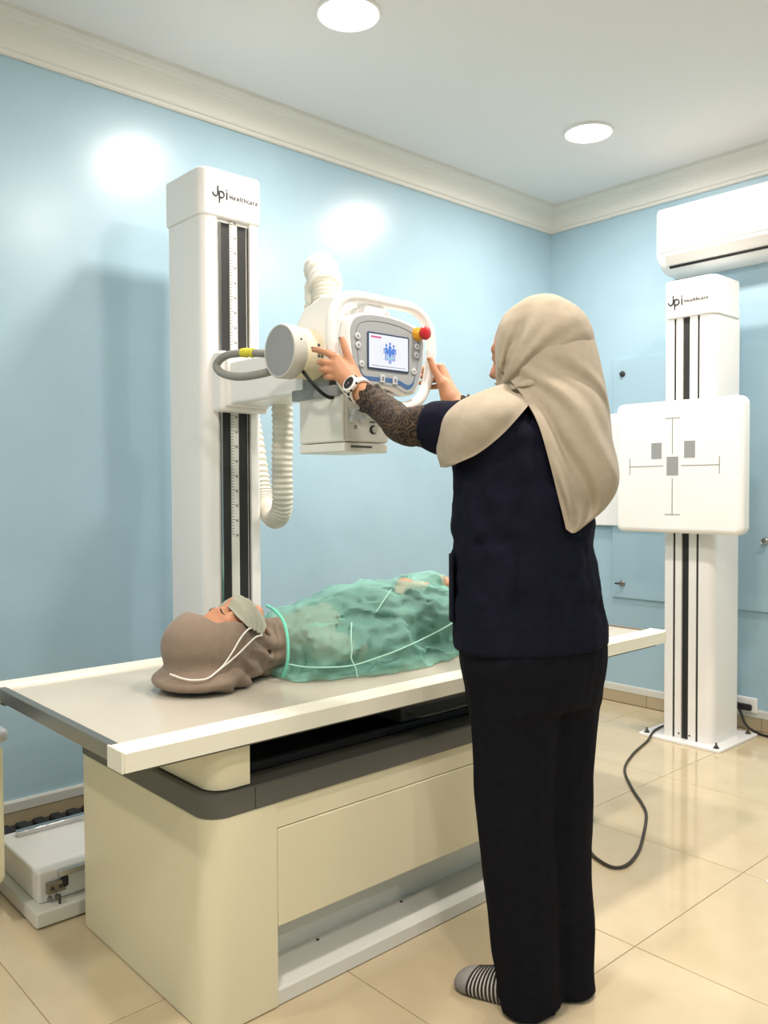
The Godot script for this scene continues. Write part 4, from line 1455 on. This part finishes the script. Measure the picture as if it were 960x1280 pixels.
func radiographer() -> void:
	var base := Vector3(1.53, 0, -1.17)
	var t := thing("person", "person in navy scrubs and beige headscarf standing at the control panel", "person", base)
	var noise := FastNoiseLite.new()
	noise.seed = 12; noise.frequency = 1.0; noise.fractal_octaves = 3
	var fl := fingers_left(); var fr := fingers_right()
	var neck := func(p: Vector3) -> float: return seg_d(p, Vector3(1.553, 1.28, -1.19), Vector3(1.560, 1.42, -1.20), 0.055, 0.05)
	var hfw := Vector3(-0.15, -0.14, -0.97).normalized()
	var hup := (Vector3.UP - hfw * Vector3.UP.dot(hfw)).normalized()
	var hc := HC + Vector3(-0.012, -0.004, -0.026)
	# the body itself: one figure of trunk, limbs, head and hands
	var b := B.new()
	var body := func(p: Vector3) -> float:
		var d := loft_d(p, TORSO) + 0.034
		d = smin(d, chain_d(p, [[LS, 0.046], [LE, 0.032], [LW, 0.024]]), 0.05)
		d = smin(d, chain_d(p, [[RS, 0.046], [RE, 0.036], [RW, 0.024]]), 0.05)
		d = smin(d, chain_d(p, [[LEG_L[0][0], 0.076], [LEG_L[1][0], 0.058], [LEG_L[2][0], 0.05], [LEG_L[3][0] + Vector3(0, 0.14, 0), 0.034]]), 0.02)
		d = smin(d, chain_d(p, [[LEG_R[0][0], 0.076], [LEG_R[1][0], 0.058], [LEG_R[2][0], 0.05], [LEG_R[3][0] + Vector3(0, 0.14, 0), 0.034]]), 0.02)
		d = smin(d, neck.call(p), 0.05)
		return d
	nets(b, body, Vector3(1.25, 0.02, -1.68), Vector3(1.88, 1.42, -0.95), 0.014)
	nets(b, func(p): return head_d(p, hc, hfw, hup), hc - Vector3.ONE * 0.15, hc + Vector3.ONE * 0.15, 0.0062, 0.003)
	nets(b, func(p): return hand_d(p, LW, LW.lerp(LE, 0.42), fl), Vector3(1.29, 1.33, -1.76), Vector3(1.46, 1.57, -1.50), 0.0032, 0.004)
	nets(b, func(p): return hand_d(p, RW, RW.lerp(RE, 0.42), fr), Vector3(1.65, 1.29, -1.76), Vector3(1.82, 1.55, -1.50), 0.0032, 0.004)
	shift(b, -base)
	var bd := put(b, "body", M.skin, t)
	nails(bd, fl, 0.0058, base); nails(bd, fr, 0.0058, base)
	# trousers
	b = B.new()
	var trousers := func(p: Vector3) -> float:
		var d := smin(chain_d(p, LEG_L), chain_d(p, LEG_R), 0.018)
		d = smin(d, loft_d(p, [[0.68, 1.520, -1.172, 0.150, 0.122], [0.78, 1.523, -1.176, 0.188, 0.140], [0.88, 1.523, -1.185, 0.180, 0.132]]), 0.04)
		# long soft folds that hang from hip and knee
		d += 0.0085 * noise.get_noise_3d(p.x * 11.0, p.y * 2.6, p.z * 11.0) + 0.0030 * sin((p.y * 1.0 + p.x * 0.9) * 34.0) * smoothstep(0.35, 0.02, p.y)
		# hems dip at the heel
		d = smax(d, 0.006 + clampf((-1.165 - p.z) * 0.75, 0.0, 0.08) - p.y, 0.004)
		return d
	nets(b, trousers, Vector3(1.29, 0.0, -1.40), Vector3(1.78, 0.92, -0.97), 0.0105, 0.014)
	shift(b, -base)
	put(b, "trousers", M.black_cloth, t)
	# scrub top with short sleeves
	b = B.new()
	var top := func(p: Vector3) -> float:
		var d := loft_d(p, TORSO)
		d = smin(d, seg_d(p, LS, LS.lerp(LE, 0.66), 0.066, 0.058), 0.05)
		d = smin(d, seg_d(p, RS, RS.lerp(RE, 0.90), 0.066, 0.058), 0.05)
		# creases from the shoulder down across the back, and at the waist
		var u := p.x * 0.62 + p.z * 0.79
		var w := noise.get_noise_3d(p.x * 6.0, p.y * 5.0, p.z * 6.0)
		d += 0.0085 * sin((p.y * 0.9 + u * 1.5 + w * 0.22) * 30.0) * smoothstep(0.78, 1.0, p.y) * smoothstep(1.32, 1.12, p.y) * (0.4 + 0.6 * absf(w) * 2.0)
		d += 0.007 * w + 0.0035 * noise.get_noise_3d(p.x * 16.0, p.y * 6.0, p.z * 16.0)
		d = smax(d, 0.79 + (p.x - 1.523) * 0.02 - p.y, 0.006)
		# sleeve mouth
		var ax := (LE - LS).normalized()
		if p.x < 1.42 and p.z < -1.25:
			d = smax(d, (p - LS.lerp(LE, 0.70)).dot(ax), 0.004)
		return d
	nets(b, top, Vector3(1.26, 0.76, -1.52), Vector3(1.86, 1.37, -0.98), 0.0105, 0.018)
	shift(b, -base)
	var tp := put(b, "scrub_top", M.navy, t)
	# patch pocket low on the front left
	b = B.new()
	var pk := []
	for i in 6:
		var row := []
		for j in 5:
			var a := deg_to_rad(lerpf(203.0, 240.0, i / 5.0))
			var yy := lerpf(0.86, 1.005, j / 4.0)
			row.append(Vector3(1.522 + 0.200 * cos(a), yy, -1.194 + 0.150 * sin(a)) )
		pk.append(row)
	b.sheet(patch(pk, 2, 3), 0.004)
	shift(b, -base)
	put(b, "pocket", M.navy, tp)
	# lace undersleeves with scalloped cuffs
	for side in 2:
		var sh := LS if side == 0 else RS
		var el := LE if side == 0 else RE
		var wr := LW if side == 0 else RW
		b = B.new()
		var path := spline([sh.lerp(el, 0.45), sh.lerp(el, 0.8), el + Vector3(0, -0.004, 0), el.lerp(wr, 0.28), el.lerp(wr, 0.52), el.lerp(wr, 0.70 if side == 0 else 0.84)], 8)
		var k := path.size()
		var grid := []
		var fr0 := Vector3.UP
		for i in k:
			var dd := (path[mini(i + 1, k - 1)] - path[maxi(i - 1, 0)]).normalized()
			fr0 = (fr0 - dd * fr0.dot(dd)).normalized()
			var ww := dd.cross(fr0)
			var row := PackedVector3Array()
			var tt := float(i) / (k - 1)
			for s in 33:
				var an := TAU * s / 32.0
				var r := lerpf(0.0475, 0.0325, smoothstep(0.0, 0.85, tt)) + 0.0012 * sin(tt * 46.0 + 2.0 * sin(an))
				var flare := smoothstep(0.93, 1.0, tt)
				r += flare * (0.004 + 0.003 * sin(an * 9.0))
				row.append(path[i] + (fr0 * cos(an) + ww * sin(an)) * r + dd * flare * 0.005 * sin(an * 9.0))
			grid.append(row)
		b.sheet(grid, 0.003)
		shift(b, -base)
		put(b, "lace_sleeve", M.lace, t)
	watch(t, base)
	socks(t, base)
	headscarf(t, base, noise)

func shift(b: B, by: Vector3) -> void:
	for i in b.v.size(): b.v[i] += by

func watch(t: Node3D, base: Vector3) -> void:
	# white sports watch with a black dial on the left wrist
	var ax := (LE - LW).normalized()
	var c := LW + ax * 0.012
	var out := (Vector3(-0.93, 0.18, 0.40) - ax * Vector3(-0.93, 0.18, 0.40).dot(ax)).normalized()
	var sd := ax.cross(out)
	var b := B.new()
	var grid := []
	for i in 33:
		var an := TAU * i / 32.0
		var d := out * cos(an) + sd * sin(an)
		var row := PackedVector3Array()
		for j in 4:
			row.append(c + d * 0.0305 + ax * lerpf(-0.011, 0.011, j / 3.0))
		grid.append(row)
	b.sheet(grid, 0.005)
	shift(b, -base)
	var w := put(b, "wristwatch", M.white, t)
	b = B.new()
	b.lathe(c + out * 0.0295, out, [[0.0, 0.0], [0.020, 0.0], [0.0225, 0.003], [0.0225, 0.010], [0.019, 0.013], [0.017, 0.0125], [0.0, 0.0125]], 28)
	shift(b, -base)
	put(b, "watch_case", M.white, w)
	b = B.new()
	b.lathe(c + out * 0.0395, out, [[0.0, 0.0], [0.0165, 0.0], [0.0165, 0.0032], [0.0, 0.0034]], 28)
	shift(b, -base)
	put(b, "dial", M.black, w)
	b = B.new()
	b.rbox(c + out * 0.0435 + sd * 0.003, Vector3(0.0012, 0.0012, 0.009), 0.0004, 1, Basis(ax, out, sd))
	b.rbox(c + out * 0.0435 + ax * 0.002, Vector3(0.006, 0.0012, 0.0012), 0.0004, 1, Basis(ax, out, sd))
	shift(b, -base)
	put(b, "watch_hands", M.ink_pale, w)
	for k in 6:
		var an := TAU * (k + 0.5) / 6.0
		b = B.new()
		b.rbox(c + out * 0.036 + (ax * cos(an) + sd * sin(an)) * 0.0228, Vector3(0.006, 0.006, 0.005), 0.0015, 1, Basis(ax, out, sd))
		shift(b, -base)
		put(b, "pusher", M.black, w)
	for k in [0.75, 1.25]:
		b = B.new()
		var d: Vector3 = out * cos(k) + sd * sin(k)
		b.rbox(c + d * 0.0332, Vector3(0.011, 0.004, 0.010), 0.0015, 1, Basis(ax, d, ax.cross(d)))
		shift(b, -base)
		put(b, "strap_spot", M.black, w)

func socks(t: Node3D, base: Vector3) -> void:
	for side in 2:
		var heel := Vector3(1.480, 0, -1.118) if side == 0 else Vector3(1.596, 0, -1.108)
		var toe := Vector3(1.425, 0, -1.322) if side == 0 else Vector3(1.585, 0, -1.315)
		var d := (toe - heel).normalized()
		var s := d.cross(Vector3.UP)
		# sections from heel to toe: along, half width, height
		var sec := [[0.0, 0.012, 0.030], [0.06, 0.027, 0.062], [0.16, 0.032, 0.085], [0.30, 0.033, 0.092], [0.45, 0.036, 0.074], [0.60, 0.041, 0.058], [0.74, 0.045, 0.046], [0.86, 0.043, 0.038], [0.94, 0.034, 0.031], [0.985, 0.019, 0.022], [1.0, 0.005, 0.013]]
		var l := heel.distance_to(toe)
		var ring := func(tt: float, grow: float) -> PackedVector3Array:
			var i := 0
			while i < sec.size() - 2 and tt > sec[i + 1][0]: i += 1
			var u: float = (tt - sec[i][0]) / (sec[i + 1][0] - sec[i][0])
			var hw: float = lerpf(sec[i][1], sec[i + 1][1], u) + grow; var hh: float = lerpf(sec[i][2], sec[i + 1][2], u) + grow
			var o := PackedVector3Array()
			for k in 25:
				var an := TAU * k / 24.0
				var x := hw * cos(an); var y := hh * 0.5 + hh * 0.5 * sin(an)
				if sin(an) < 0.0: y = hh * 0.5 + hh * 0.5 * maxf(sin(an) * 1.5, -1.0)
				o.append(heel + d * tt * l + s * x + Vector3.UP * (y + 0.001))
			return o
		var part := func(t0: float, t1: float, grow: float, called: String, m: Material, par: Node, steps: int) -> Node:
			var bb := B.new()
			var g := []
			for k in steps + 1: g.append(ring.call(lerpf(t0, t1, float(k) / steps), grow))
			bb.sheet(g, 0.0012)
			shift(bb, -base)
			return put(bb, called, m, par)
		var sk: Node = part.call(0.001, 0.80, 0.0, "sock", M.sock_white, t, 30)
		part.call(0.79, 0.9999, 0.0018, "sock_toe", M.sock_grey, sk, 20)
		for k in 12:
			part.call(0.30 + 0.042 * k, 0.30 + 0.042 * k + 0.022, 0.0022, "stripe", M.sock_dark, sk, 2)

func headscarf(t: Node3D, base: Vector3, noise: FastNoiseLite) -> void:
	var b := B.new()
	var f := Vector3(-sin(deg_to_rad(10.0)), 0, -cos(deg_to_rad(10.0)))
	var r := Vector3(cos(deg_to_rad(10.0)), 0, -sin(deg_to_rad(10.0)))
	var pin := Vector3(1.470, 1.360, -1.235)
	var rt := Vector3(0.617, 0, 0.787)
	var scarf := func(p: Vector3) -> float:
		var q := p - HC
		var w := Vector3(q.dot(f), q.y, q.dot(r))
		var d := ell_d(w, Vector3.ZERO, Vector3(0.119, 0.129, 0.099))
		d = smin(d, seg_d(p, Vector3(1.555, 1.41, -1.19), Vector3(1.55, 1.315, -1.185), 0.074, 0.090), 0.06)
		# pleats fan out from the pin at the left of the neck
		var e := p - pin
		var th := atan2(e.y, e.dot(rt))
		var l := e.length()
		var fade := smoothstep(0.02, 0.07, l) * smoothstep(0.27, 0.10, l)
		d += (0.0100 * sin(th * 11.0 + 1.4 * sin(th * 4.0) + 9.0 * l) + 0.0032 * sin(th * 25.0 + 14.0 * l)) * fade
		d += 0.004 * noise.get_noise_3d(p.x * 8.0, p.y * 8.0, p.z * 8.0)
		# opening for the face
		d = smax(d, -ell_d(w, Vector3(0.140, -0.032, 0.0), Vector3(0.080, 0.080, 0.082)), 0.008)
		return d
	nets(b, scarf, Vector3(1.40, 1.27, -1.36), Vector3(1.72, 1.62, -1.03), 0.006, 0.012)
	shift(b, -base)
	var sc := put(b, "headscarf", M.scarf, t)
	# tail that hangs over the back and the right shoulder to a point
	var back := [
		[Vector3(1.494, 1.490, -1.231), Vector3(1.484, 1.490, -1.188), Vector3(1.493, 1.490, -1.136), Vector3(1.537, 1.490, -1.084), Vector3(1.612, 1.490, -1.082), Vector3(1.658, 1.490, -1.149)],
		[Vector3(1.478, 1.435, -1.241), Vector3(1.467, 1.435, -1.188), Vector3(1.480, 1.435, -1.128), Vector3(1.533, 1.435, -1.069), Vector3(1.618, 1.435, -1.069), Vector3(1.669, 1.435, -1.144)],
		[Vector3(1.455, 1.352, -1.156), Vector3(1.480, 1.345, -1.098), Vector3(1.520, 1.350, -1.052), Vector3(1.572, 1.358, -1.034), Vector3(1.651, 1.367, -1.076), Vector3(1.717, 1.377, -1.150)],
		[Vector3(1.438, 1.288, -1.101), Vector3(1.466, 1.262, -1.062), Vector3(1.516, 1.262, -1.026), Vector3(1.578, 1.264, -1.016), Vector3(1.677, 1.269, -1.078), Vector3(1.745, 1.284, -1.155)],
		[Vector3(1.437, 1.209, -1.071), Vector3(1.466, 1.178, -1.038), Vector3(1.516, 1.172, -1.006), Vector3(1.586, 1.170, -1.002), Vector3(1.687, 1.172, -1.068), Vector3(1.755, 1.189, -1.150)],
		[Vector3(1.452, 1.134, -1.059), Vector3(1.475, 1.117, -1.040), Vector3(1.510, 1.108, -1.022), Vector3(1.560, 1.108, -1.020), Vector3(1.634, 1.118, -1.060), Vector3(1.700, 1.132, -1.120)],
		[Vector3(1.468, 1.066, -1.050), Vector3(1.471, 1.060, -1.044), Vector3(1.477, 1.057, -1.038), Vector3(1.500, 1.066, -1.036), Vector3(1.538, 1.084, -1.036), Vector3(1.570, 1.099, -1.040)]]
	b = B.new()
	var g := patch(back, 8, 8)
	# soft folds running from the pin down to the hem
	for i in g.size():
		var row: PackedVector3Array = g[i]
		for j in row.size():
			var u := float(i) / (g.size() - 1); var w2 := float(j) / (row.size() - 1)
			var a := (0.015 * sin((w2 * 1.15 - u * 0.75) * 11.0 + 0.6) + 0.005 * sin((w2 * 1.3 - u) * 27.0)) * smoothstep(0.12, 0.42, u) * smoothstep(1.0, 0.8, u) * smoothstep(0.0, 0.2, w2)
			row[j] += Vector3(-0.62, 0.05, 0.5).normalized() * a
		g[i] = row
	b.sheet(g, 0.003)
	shift(b, -base)
	put(b, "back_tail", M.scarf, sc)
	# tail thrown forward over the left shoulder
	var front := [
		[Vector3(1.490, 1.372, -1.262), Vector3(1.458, 1.380, -1.208), Vector3(1.452, 1.364, -1.182), Vector3(1.456, 1.348, -1.158), Vector3(1.464, 1.336, -1.140)],
		[Vector3(1.420, 1.352, -1.262), Vector3(1.385, 1.358, -1.205), Vector3(1.358, 1.340, -1.155), Vector3(1.362, 1.314, -1.122), Vector3(1.384, 1.302, -1.108)],
		[Vector3(1.365, 1.328, -1.285), Vector3(1.331, 1.332, -1.215), Vector3(1.314, 1.303, -1.170), Vector3(1.321, 1.274, -1.139), Vector3(1.338, 1.259, -1.121)],
		[Vector3(1.372, 1.310, -1.310), Vector3(1.308, 1.298, -1.250), Vector3(1.300, 1.258, -1.211), Vector3(1.311, 1.234, -1.185), Vector3(1.321, 1.224, -1.166)],
		[Vector3(1.375, 1.268, -1.325), Vector3(1.325, 1.238, -1.286), Vector3(1.309, 1.217, -1.247), Vector3(1.308, 1.207, -1.226), Vector3(1.312, 1.207, -1.205)],
		[Vector3(1.372, 1.242, -1.325), Vector3(1.336, 1.201, -1.286), Vector3(1.320, 1.197, -1.262), Vector3(1.314, 1.196, -1.245), Vector3(1.310, 1.201, -1.225)]]
	b = B.new()
	g = patch(front, 8, 8)
	for i in g.size():
		var row: PackedVector3Array = g[i]
		for j in row.size():
			var u := float(i) / (g.size() - 1); var w2 := float(j) / (row.size() - 1)
			row[j] += Vector3(-0.6, 0.6, 0.5).normalized() * 0.005 * sin(w2 * 10.0 + u * 3.0) * sin(PI * clampf(u + 0.15, 0.0, 1.0))
		g[i] = row
	b.sheet(g, 0.003)
	shift(b, -base)
	put(b, "front_tail", M.scarf, sc)

# ------------------------------------------------------------------ the patient
const PZ := -1.885

func gown_d(p: Vector3) -> float:
	var q := Vector3(p.x, p.y, PZ + (p.z - PZ) / 1.5)
	var d := minf(seg_d(q, Vector3(1.37, 0.742, PZ), Vector3(1.62, 0.768, PZ), 0.082, 0.112), seg_d(q, Vector3(1.62, 0.768, PZ), Vector3(1.86, 0.748, PZ), 0.112, 0.105))
	d = smin(d, minf(seg_d(p, Vector3(1.37, 0.728, -1.745), Vector3(1.60, 0.715, -1.715), 0.056, 0.058), seg_d(p, Vector3(1.60, 0.715, -1.715), Vector3(1.815, 0.835, -1.872), 0.055, 0.047)), 0.04)
	d = smin(d, minf(seg_d(p, Vector3(1.37, 0.728, -2.025), Vector3(1.62, 0.72, -2.06), 0.056, 0.058), seg_d(p, Vector3(1.62, 0.72, -2.06), Vector3(1.94, 0.843, -1.90), 0.055, 0.050)), 0.03)
	d = smin(d, minf(seg_d(p, Vector3(1.85, 0.735, -1.81), Vector3(2.26, 0.735, -1.80), 0.088, 0.075), seg_d(p, Vector3(1.85, 0.735, -1.96), Vector3(2.26, 0.735, -1.97), 0.088, 0.075)), 0.06)
	return d

func patient() -> void:
	var base := Vector3(1.7, 0.653, PZ)
	var t := thing("person", "person in a translucent green gown and face mask lying on the X-ray table", "person", base)
	var noise := FastNoiseLite.new()
	noise.seed = 31; noise.frequency = 1.0; noise.fractal_octaves = 2
	var hc := Vector3(1.163, 0.756, PZ)
	var hfw := Vector3(-0.06, 1.0, 0.0).normalized()
	var hup := Vector3(-1.0, -0.06, 0.0).normalized()
	var b := B.new()
	var body := func(p: Vector3) -> float:
		var d := gown_d(p) + 0.035
		d = smin(d, seg_d(p, Vector3(1.20, 0.735, PZ), Vector3(1.36, 0.738, PZ), 0.05, 0.055), 0.05)
		for s in [-1.0, 1.0]:
			d = smin(d, chain_d(p, [[Vector3(2.2, 0.725, PZ + s * 0.085), 0.05], [Vector3(2.47, 0.70, PZ + s * 0.08), 0.034], [Vector3(2.53, 0.76, PZ + s * 0.09), 0.026]]), 0.03)
		return maxf(d, 0.657 - p.y)
	nets(b, body, Vector3(1.16, 0.64, -2.14), Vector3(2.60, 0.92, -1.63), 0.013)
	nets(b, func(p): return head_d(p, hc, hfw, hup), hc - Vector3(0.16, 0.14, 0.13), hc + Vector3(0.16, 0.14, 0.13), 0.005, 0.003)
	# hands on the belly, fingers gently curled
	var hand := func(w: Vector3, arm: Vector3, dir: Vector3, side: Vector3) -> Array:
		var f := []
		for k in 4:
			var kn: Vector3 = w + dir * 0.062 + side * (0.020 * k - 0.030)
			var ln: float = [0.85, 1.0, 0.95, 0.75][k]
			f.append([[kn, 0.0090], [kn + dir * 0.030 * ln + Vector3(0, 0.003, 0), 0.0084], [kn + dir * 0.052 * ln - Vector3(0, 0.006, 0), 0.0078], [kn + dir * 0.066 * ln - Vector3(0, 0.018, 0), 0.0070]])
		var tb: Vector3 = w + dir * 0.028 - side * 0.036
		f.append([[tb, 0.0125], [tb + dir * 0.022 - side * 0.010, 0.0100], [tb + dir * 0.040 - side * 0.012, 0.0090], [tb + dir * 0.054 - side * 0.010, 0.0078]])
		return f
	var wr := Vector3(1.778, 0.848, -1.866)
	var f1: Array = hand.call(wr, Vector3(1.71, 0.82, -1.825), Vector3(0.84, 0.02, -0.42).normalized(), Vector3(-0.42, 0, -0.84).normalized())
	nets(b, func(p): return hand_d(p, wr, Vector3(1.71, 0.82, -1.825), f1), Vector3(1.65, 0.76, -2.03), Vector3(1.96, 0.92, -1.77), 0.005, 0.003)
	var wl := Vector3(1.965, 0.842, -1.892)
	var f2: Array = hand.call(wl, Vector3(1.90, 0.825, -1.92), Vector3(0.93, -0.12, 0.28).normalized(), Vector3(0.28, 0.0, -0.93).normalized())
	nets(b, func(p): return hand_d(p, wl, Vector3(1.90, 0.825, -1.92), f2), Vector3(1.85, 0.74, -2.01), Vector3(2.14, 0.90, -1.78), 0.005, 0.003)
	shift(b, -base)
	var bd := put(b, "body", M.skin, t)
	# closed lids, brows
	for s in [-1.0, 1.0]:
		b = B.new()
		var rt := hfw.cross(hup)
		var pt := func(x: float, y: float, z: float) -> Vector3: return hc + rt * x + hup * y + hfw * z
		b.tube(spline([pt.call(s * 0.017, 0.002, 0.0835), pt.call(s * 0.030, -0.002, 0.0855), pt.call(s * 0.043, 0.001, 0.0790)], 5), func(_x): return 0.0012, 6)
		shift(b, -base)
		put(b, "eyelashes", M.lash, bd)
		b = B.new()
		b.tube(spline([pt.call(s * 0.014, 0.024, 0.0905), pt.call(s * 0.030, 0.029, 0.0850), pt.call(s * 0.046, 0.024, 0.0735)], 5), func(x): return 0.0028 * (1.1 - x), 6)
		shift(b, -base)
		put(b, "eyebrow", M.brow, bd)
	# dark clothes under the gown
	b = B.new()
	var shirt := func(p: Vector3) -> float:
		var d := gown_d(p) + 0.018 + 0.008 * noise.get_noise_3d(p.x * 11.0, p.y * 11.0, p.z * 11.0)
		for s in [-1.0, 1.0]:
			d = smin(d, seg_d(p, Vector3(2.2, 0.725, PZ + s * 0.085), Vector3(2.45, 0.705, PZ + s * 0.08), 0.066, 0.055), 0.03)
		d = smax(d, 1.405 + (p.z - PZ) * 0.15 + 0.35 * (p.y - 0.75) - p.x, 0.01)
		# arms bare at the wrists
		d = smax(d, p.x + (p.y - 0.80) * 2.0 - 2.46, 0.01)
		return maxf(d, 0.656 - p.y)
	nets(b, shirt, Vector3(1.34, 0.64, -2.14), Vector3(2.56, 0.92, -1.64), 0.011, 0.015)
	shift(b, -base)
	put(b, "dark_clothes", M.dark_shirt, t)
	# headscarf: cap, roll of cloth on the table, wrap at the neck and over the chest
	b = B.new()
	var scarf := func(p: Vector3) -> float:
		var d := ell_d(p, Vector3(1.105, 0.757, PZ), Vector3(0.122, 0.097, 0.100))
		d = smin(d, ell_d(p, Vector3(1.075, 0.680, PZ + 0.015), Vector3(0.118, 0.034, 0.122)), 0.03)
		d = smin(d, seg_d(p, Vector3(1.16, 0.735, PZ), Vector3(1.30, 0.732, PZ), 0.085, 0.072), 0.05)
		d = smin(d, maxf(gown_d(p) + 0.018, p.x - 1.48), 0.03)
		# folds sweep from under the chin round to the nape
		var e := Vector2(p.x - 1.33, p.y - 0.86)
		var th := atan2(e.y, e.x)
		var l := e.length()
		d += 0.0060 * sin(l * 140.0 + th * 3.0 + 2.5 * noise.get_noise_3d(p.x * 9.0, p.y * 9.0, p.z * 9.0)) * smoothstep(1.10, 1.22, p.x + (0.76 - p.y) * 0.9) * smoothstep(1.31, 1.25, p.x)
		d += 0.004 * sin((p.y * 2.2 - p.x * 0.5) * 60.0 + p.z * 20.0) * smoothstep(0.72, 0.68, p.y)
		# face opening
		var fo := (Vector2(p.x, p.y) - Vector2(1.066, 0.840)).dot(Vector2(0.604, 0.797))
		d = smax(d, minf(fo, minf(0.068 - absf(p.z - PZ), 1.250 - p.x)), 0.008)
		return maxf(d, 0.6545 - p.y)
	nets(b, scarf, Vector3(0.93, 0.645, -2.10), Vector3(1.52, 0.90, -1.66), 0.0058, 0.012)
	shift(b, -base)
	put(b, "headscarf", M.scarf_brown, t)
	# mask with a ridge over nose and mouth, ear loops passed behind the head
	b = B.new()
	var rows := []
	for c in [[1.158, 0.852, 1.155, 0.826, 1.164, 0.805], [1.186, 0.872, 1.180, 0.840, 1.174, 0.800], [1.212, 0.868, 1.204, 0.836, 1.185, 0.794], [1.236, 0.848, 1.226, 0.820, 1.196, 0.787], [1.256, 0.818, 1.242, 0.800, 1.206, 0.780]]:
		rows.append([Vector3(c[4], c[5], PZ + 0.096), Vector3(c[2], c[3], PZ + 0.060), Vector3(c[0], c[1], PZ), Vector3(c[2], c[3], PZ - 0.060), Vector3(c[4], c[5], PZ - 0.096)])
	var g := patch(rows, 6, 6)
	for i in g.size():
		var row: PackedVector3Array = g[i]
		for j in row.size():
			row[j].y += 0.0025 * sin(i * 1.1 + j * 0.35)
		g[i] = row
	b.sheet(g, 0.002)
	shift(b, -base)
	var mk := put(b, "face_mask", M.mask, t)
	for l in [
		[Vector3(1.168, 0.803, -1.788), Vector3(1.157, 0.798, -1.786), Vector3(1.133, 0.783, -1.777), Vector3(1.107, 0.753, -1.773), Vector3(1.085, 0.726, -1.775), Vector3(1.066, 0.713, -1.773)],
		[Vector3(1.204, 0.781, -1.788), Vector3(1.179, 0.779, -1.781), Vector3(1.150, 0.765, -1.773), Vector3(1.120, 0.745, -1.771), Vector3(1.093, 0.727, -1.774), Vector3(1.066, 0.713, -1.773)],
		[Vector3(1.066, 0.713, -1.773), Vector3(1.031, 0.701, -1.764), Vector3(1.001, 0.699, -1.780), Vector3(0.985, 0.702, -1.806), Vector3(0.974, 0.708, -1.840)]]:
		b = B.new()
		b.tube(spline(l, 6), func(_x): return 0.0022, 6)
		shift(b, -base)
		put(b, "ear_loop", M.loop, mk)
	# the gown: thin crumpled fleece
	b = B.new()
	var gown := func(p: Vector3) -> float:
		var d := gown_d(p)
		d = smin(d, ell_d(p, Vector3(1.60, 0.662, -1.865), Vector3(0.37, 0.045, 0.215)), 0.05)
		var n1 := noise.get_noise_3d(p.x * 5.0 + p.z * 3.0, p.y * 9.0, p.z * 7.0 - p.x * 3.0)
		var n2 := noise.get_noise_3d(p.x * 9.0 - p.y * 8.0 + 5.0, p.y * 18.0 + p.x * 6.0, p.z * 18.0)
		d += minf(0.036 * (absf(n1) - 0.2) + 0.014 * (absf(n2) - 0.2), 0.009)
		d = smax(d, 1.272 + 0.10 * (p.y - 0.66) - p.x, 0.006)
		d = smax(d, p.x + (p.y - 0.80) * 1.2 - 2.34 if p.y < 0.80 else p.x - 1.962, 0.006)
		return maxf(d, 0.6555 - p.y)
	nets(b, gown, Vector3(1.22, 0.64, -2.16), Vector3(2.42, 0.94, -1.62), 0.0084, 0.018)
	shift(b, -base)
	var gw := put(b, "gown", M.gown, t)
	b = B.new()
	b.tube(spline([Vector3(1.300, 0.835, -1.905), Vector3(1.288, 0.828, -1.850), Vector3(1.282, 0.806, -1.805), Vector3(1.275, 0.770, -1.778), Vector3(1.270, 0.732, -1.768), Vector3(1.268, 0.695, -1.772), Vector3(1.268, 0.664, -1.790)], 6), func(_x): return 0.0045, 8)
	shift(b, -base)
	put(b, "neck_binding", M.gown_edge, gw)
	for l in [
		[Vector3(1.272, 0.700, -1.775), Vector3(1.300, 0.694, -1.735), Vector3(1.340, 0.695, -1.684), Vector3(1.404, 0.694, -1.666), Vector3(1.477, 0.705, -1.655), Vector3(1.557, 0.719, -1.648), Vector3(1.689, 0.728, -1.688), Vector3(1.787, 0.747, -1.699), Vector3(1.831, 0.764, -1.697)],
		[Vector3(1.445, 0.794, -1.722), Vector3(1.412, 0.766, -1.685), Vector3(1.403, 0.733, -1.671), Vector3(1.398, 0.713, -1.668), Vector3(1.408, 0.688, -1.664), Vector3(1.415, 0.662, -1.663)],
		[Vector3(1.632, 0.862, -1.768), Vector3(1.579, 0.837, -1.743), Vector3(1.541, 0.812, -1.731)]]:
		b = B.new()
		b.tube(spline(l, 6), func(_x): return 0.0018, 6)
		shift(b, -base)
		put(b, "seam", M.gown_string, gw)
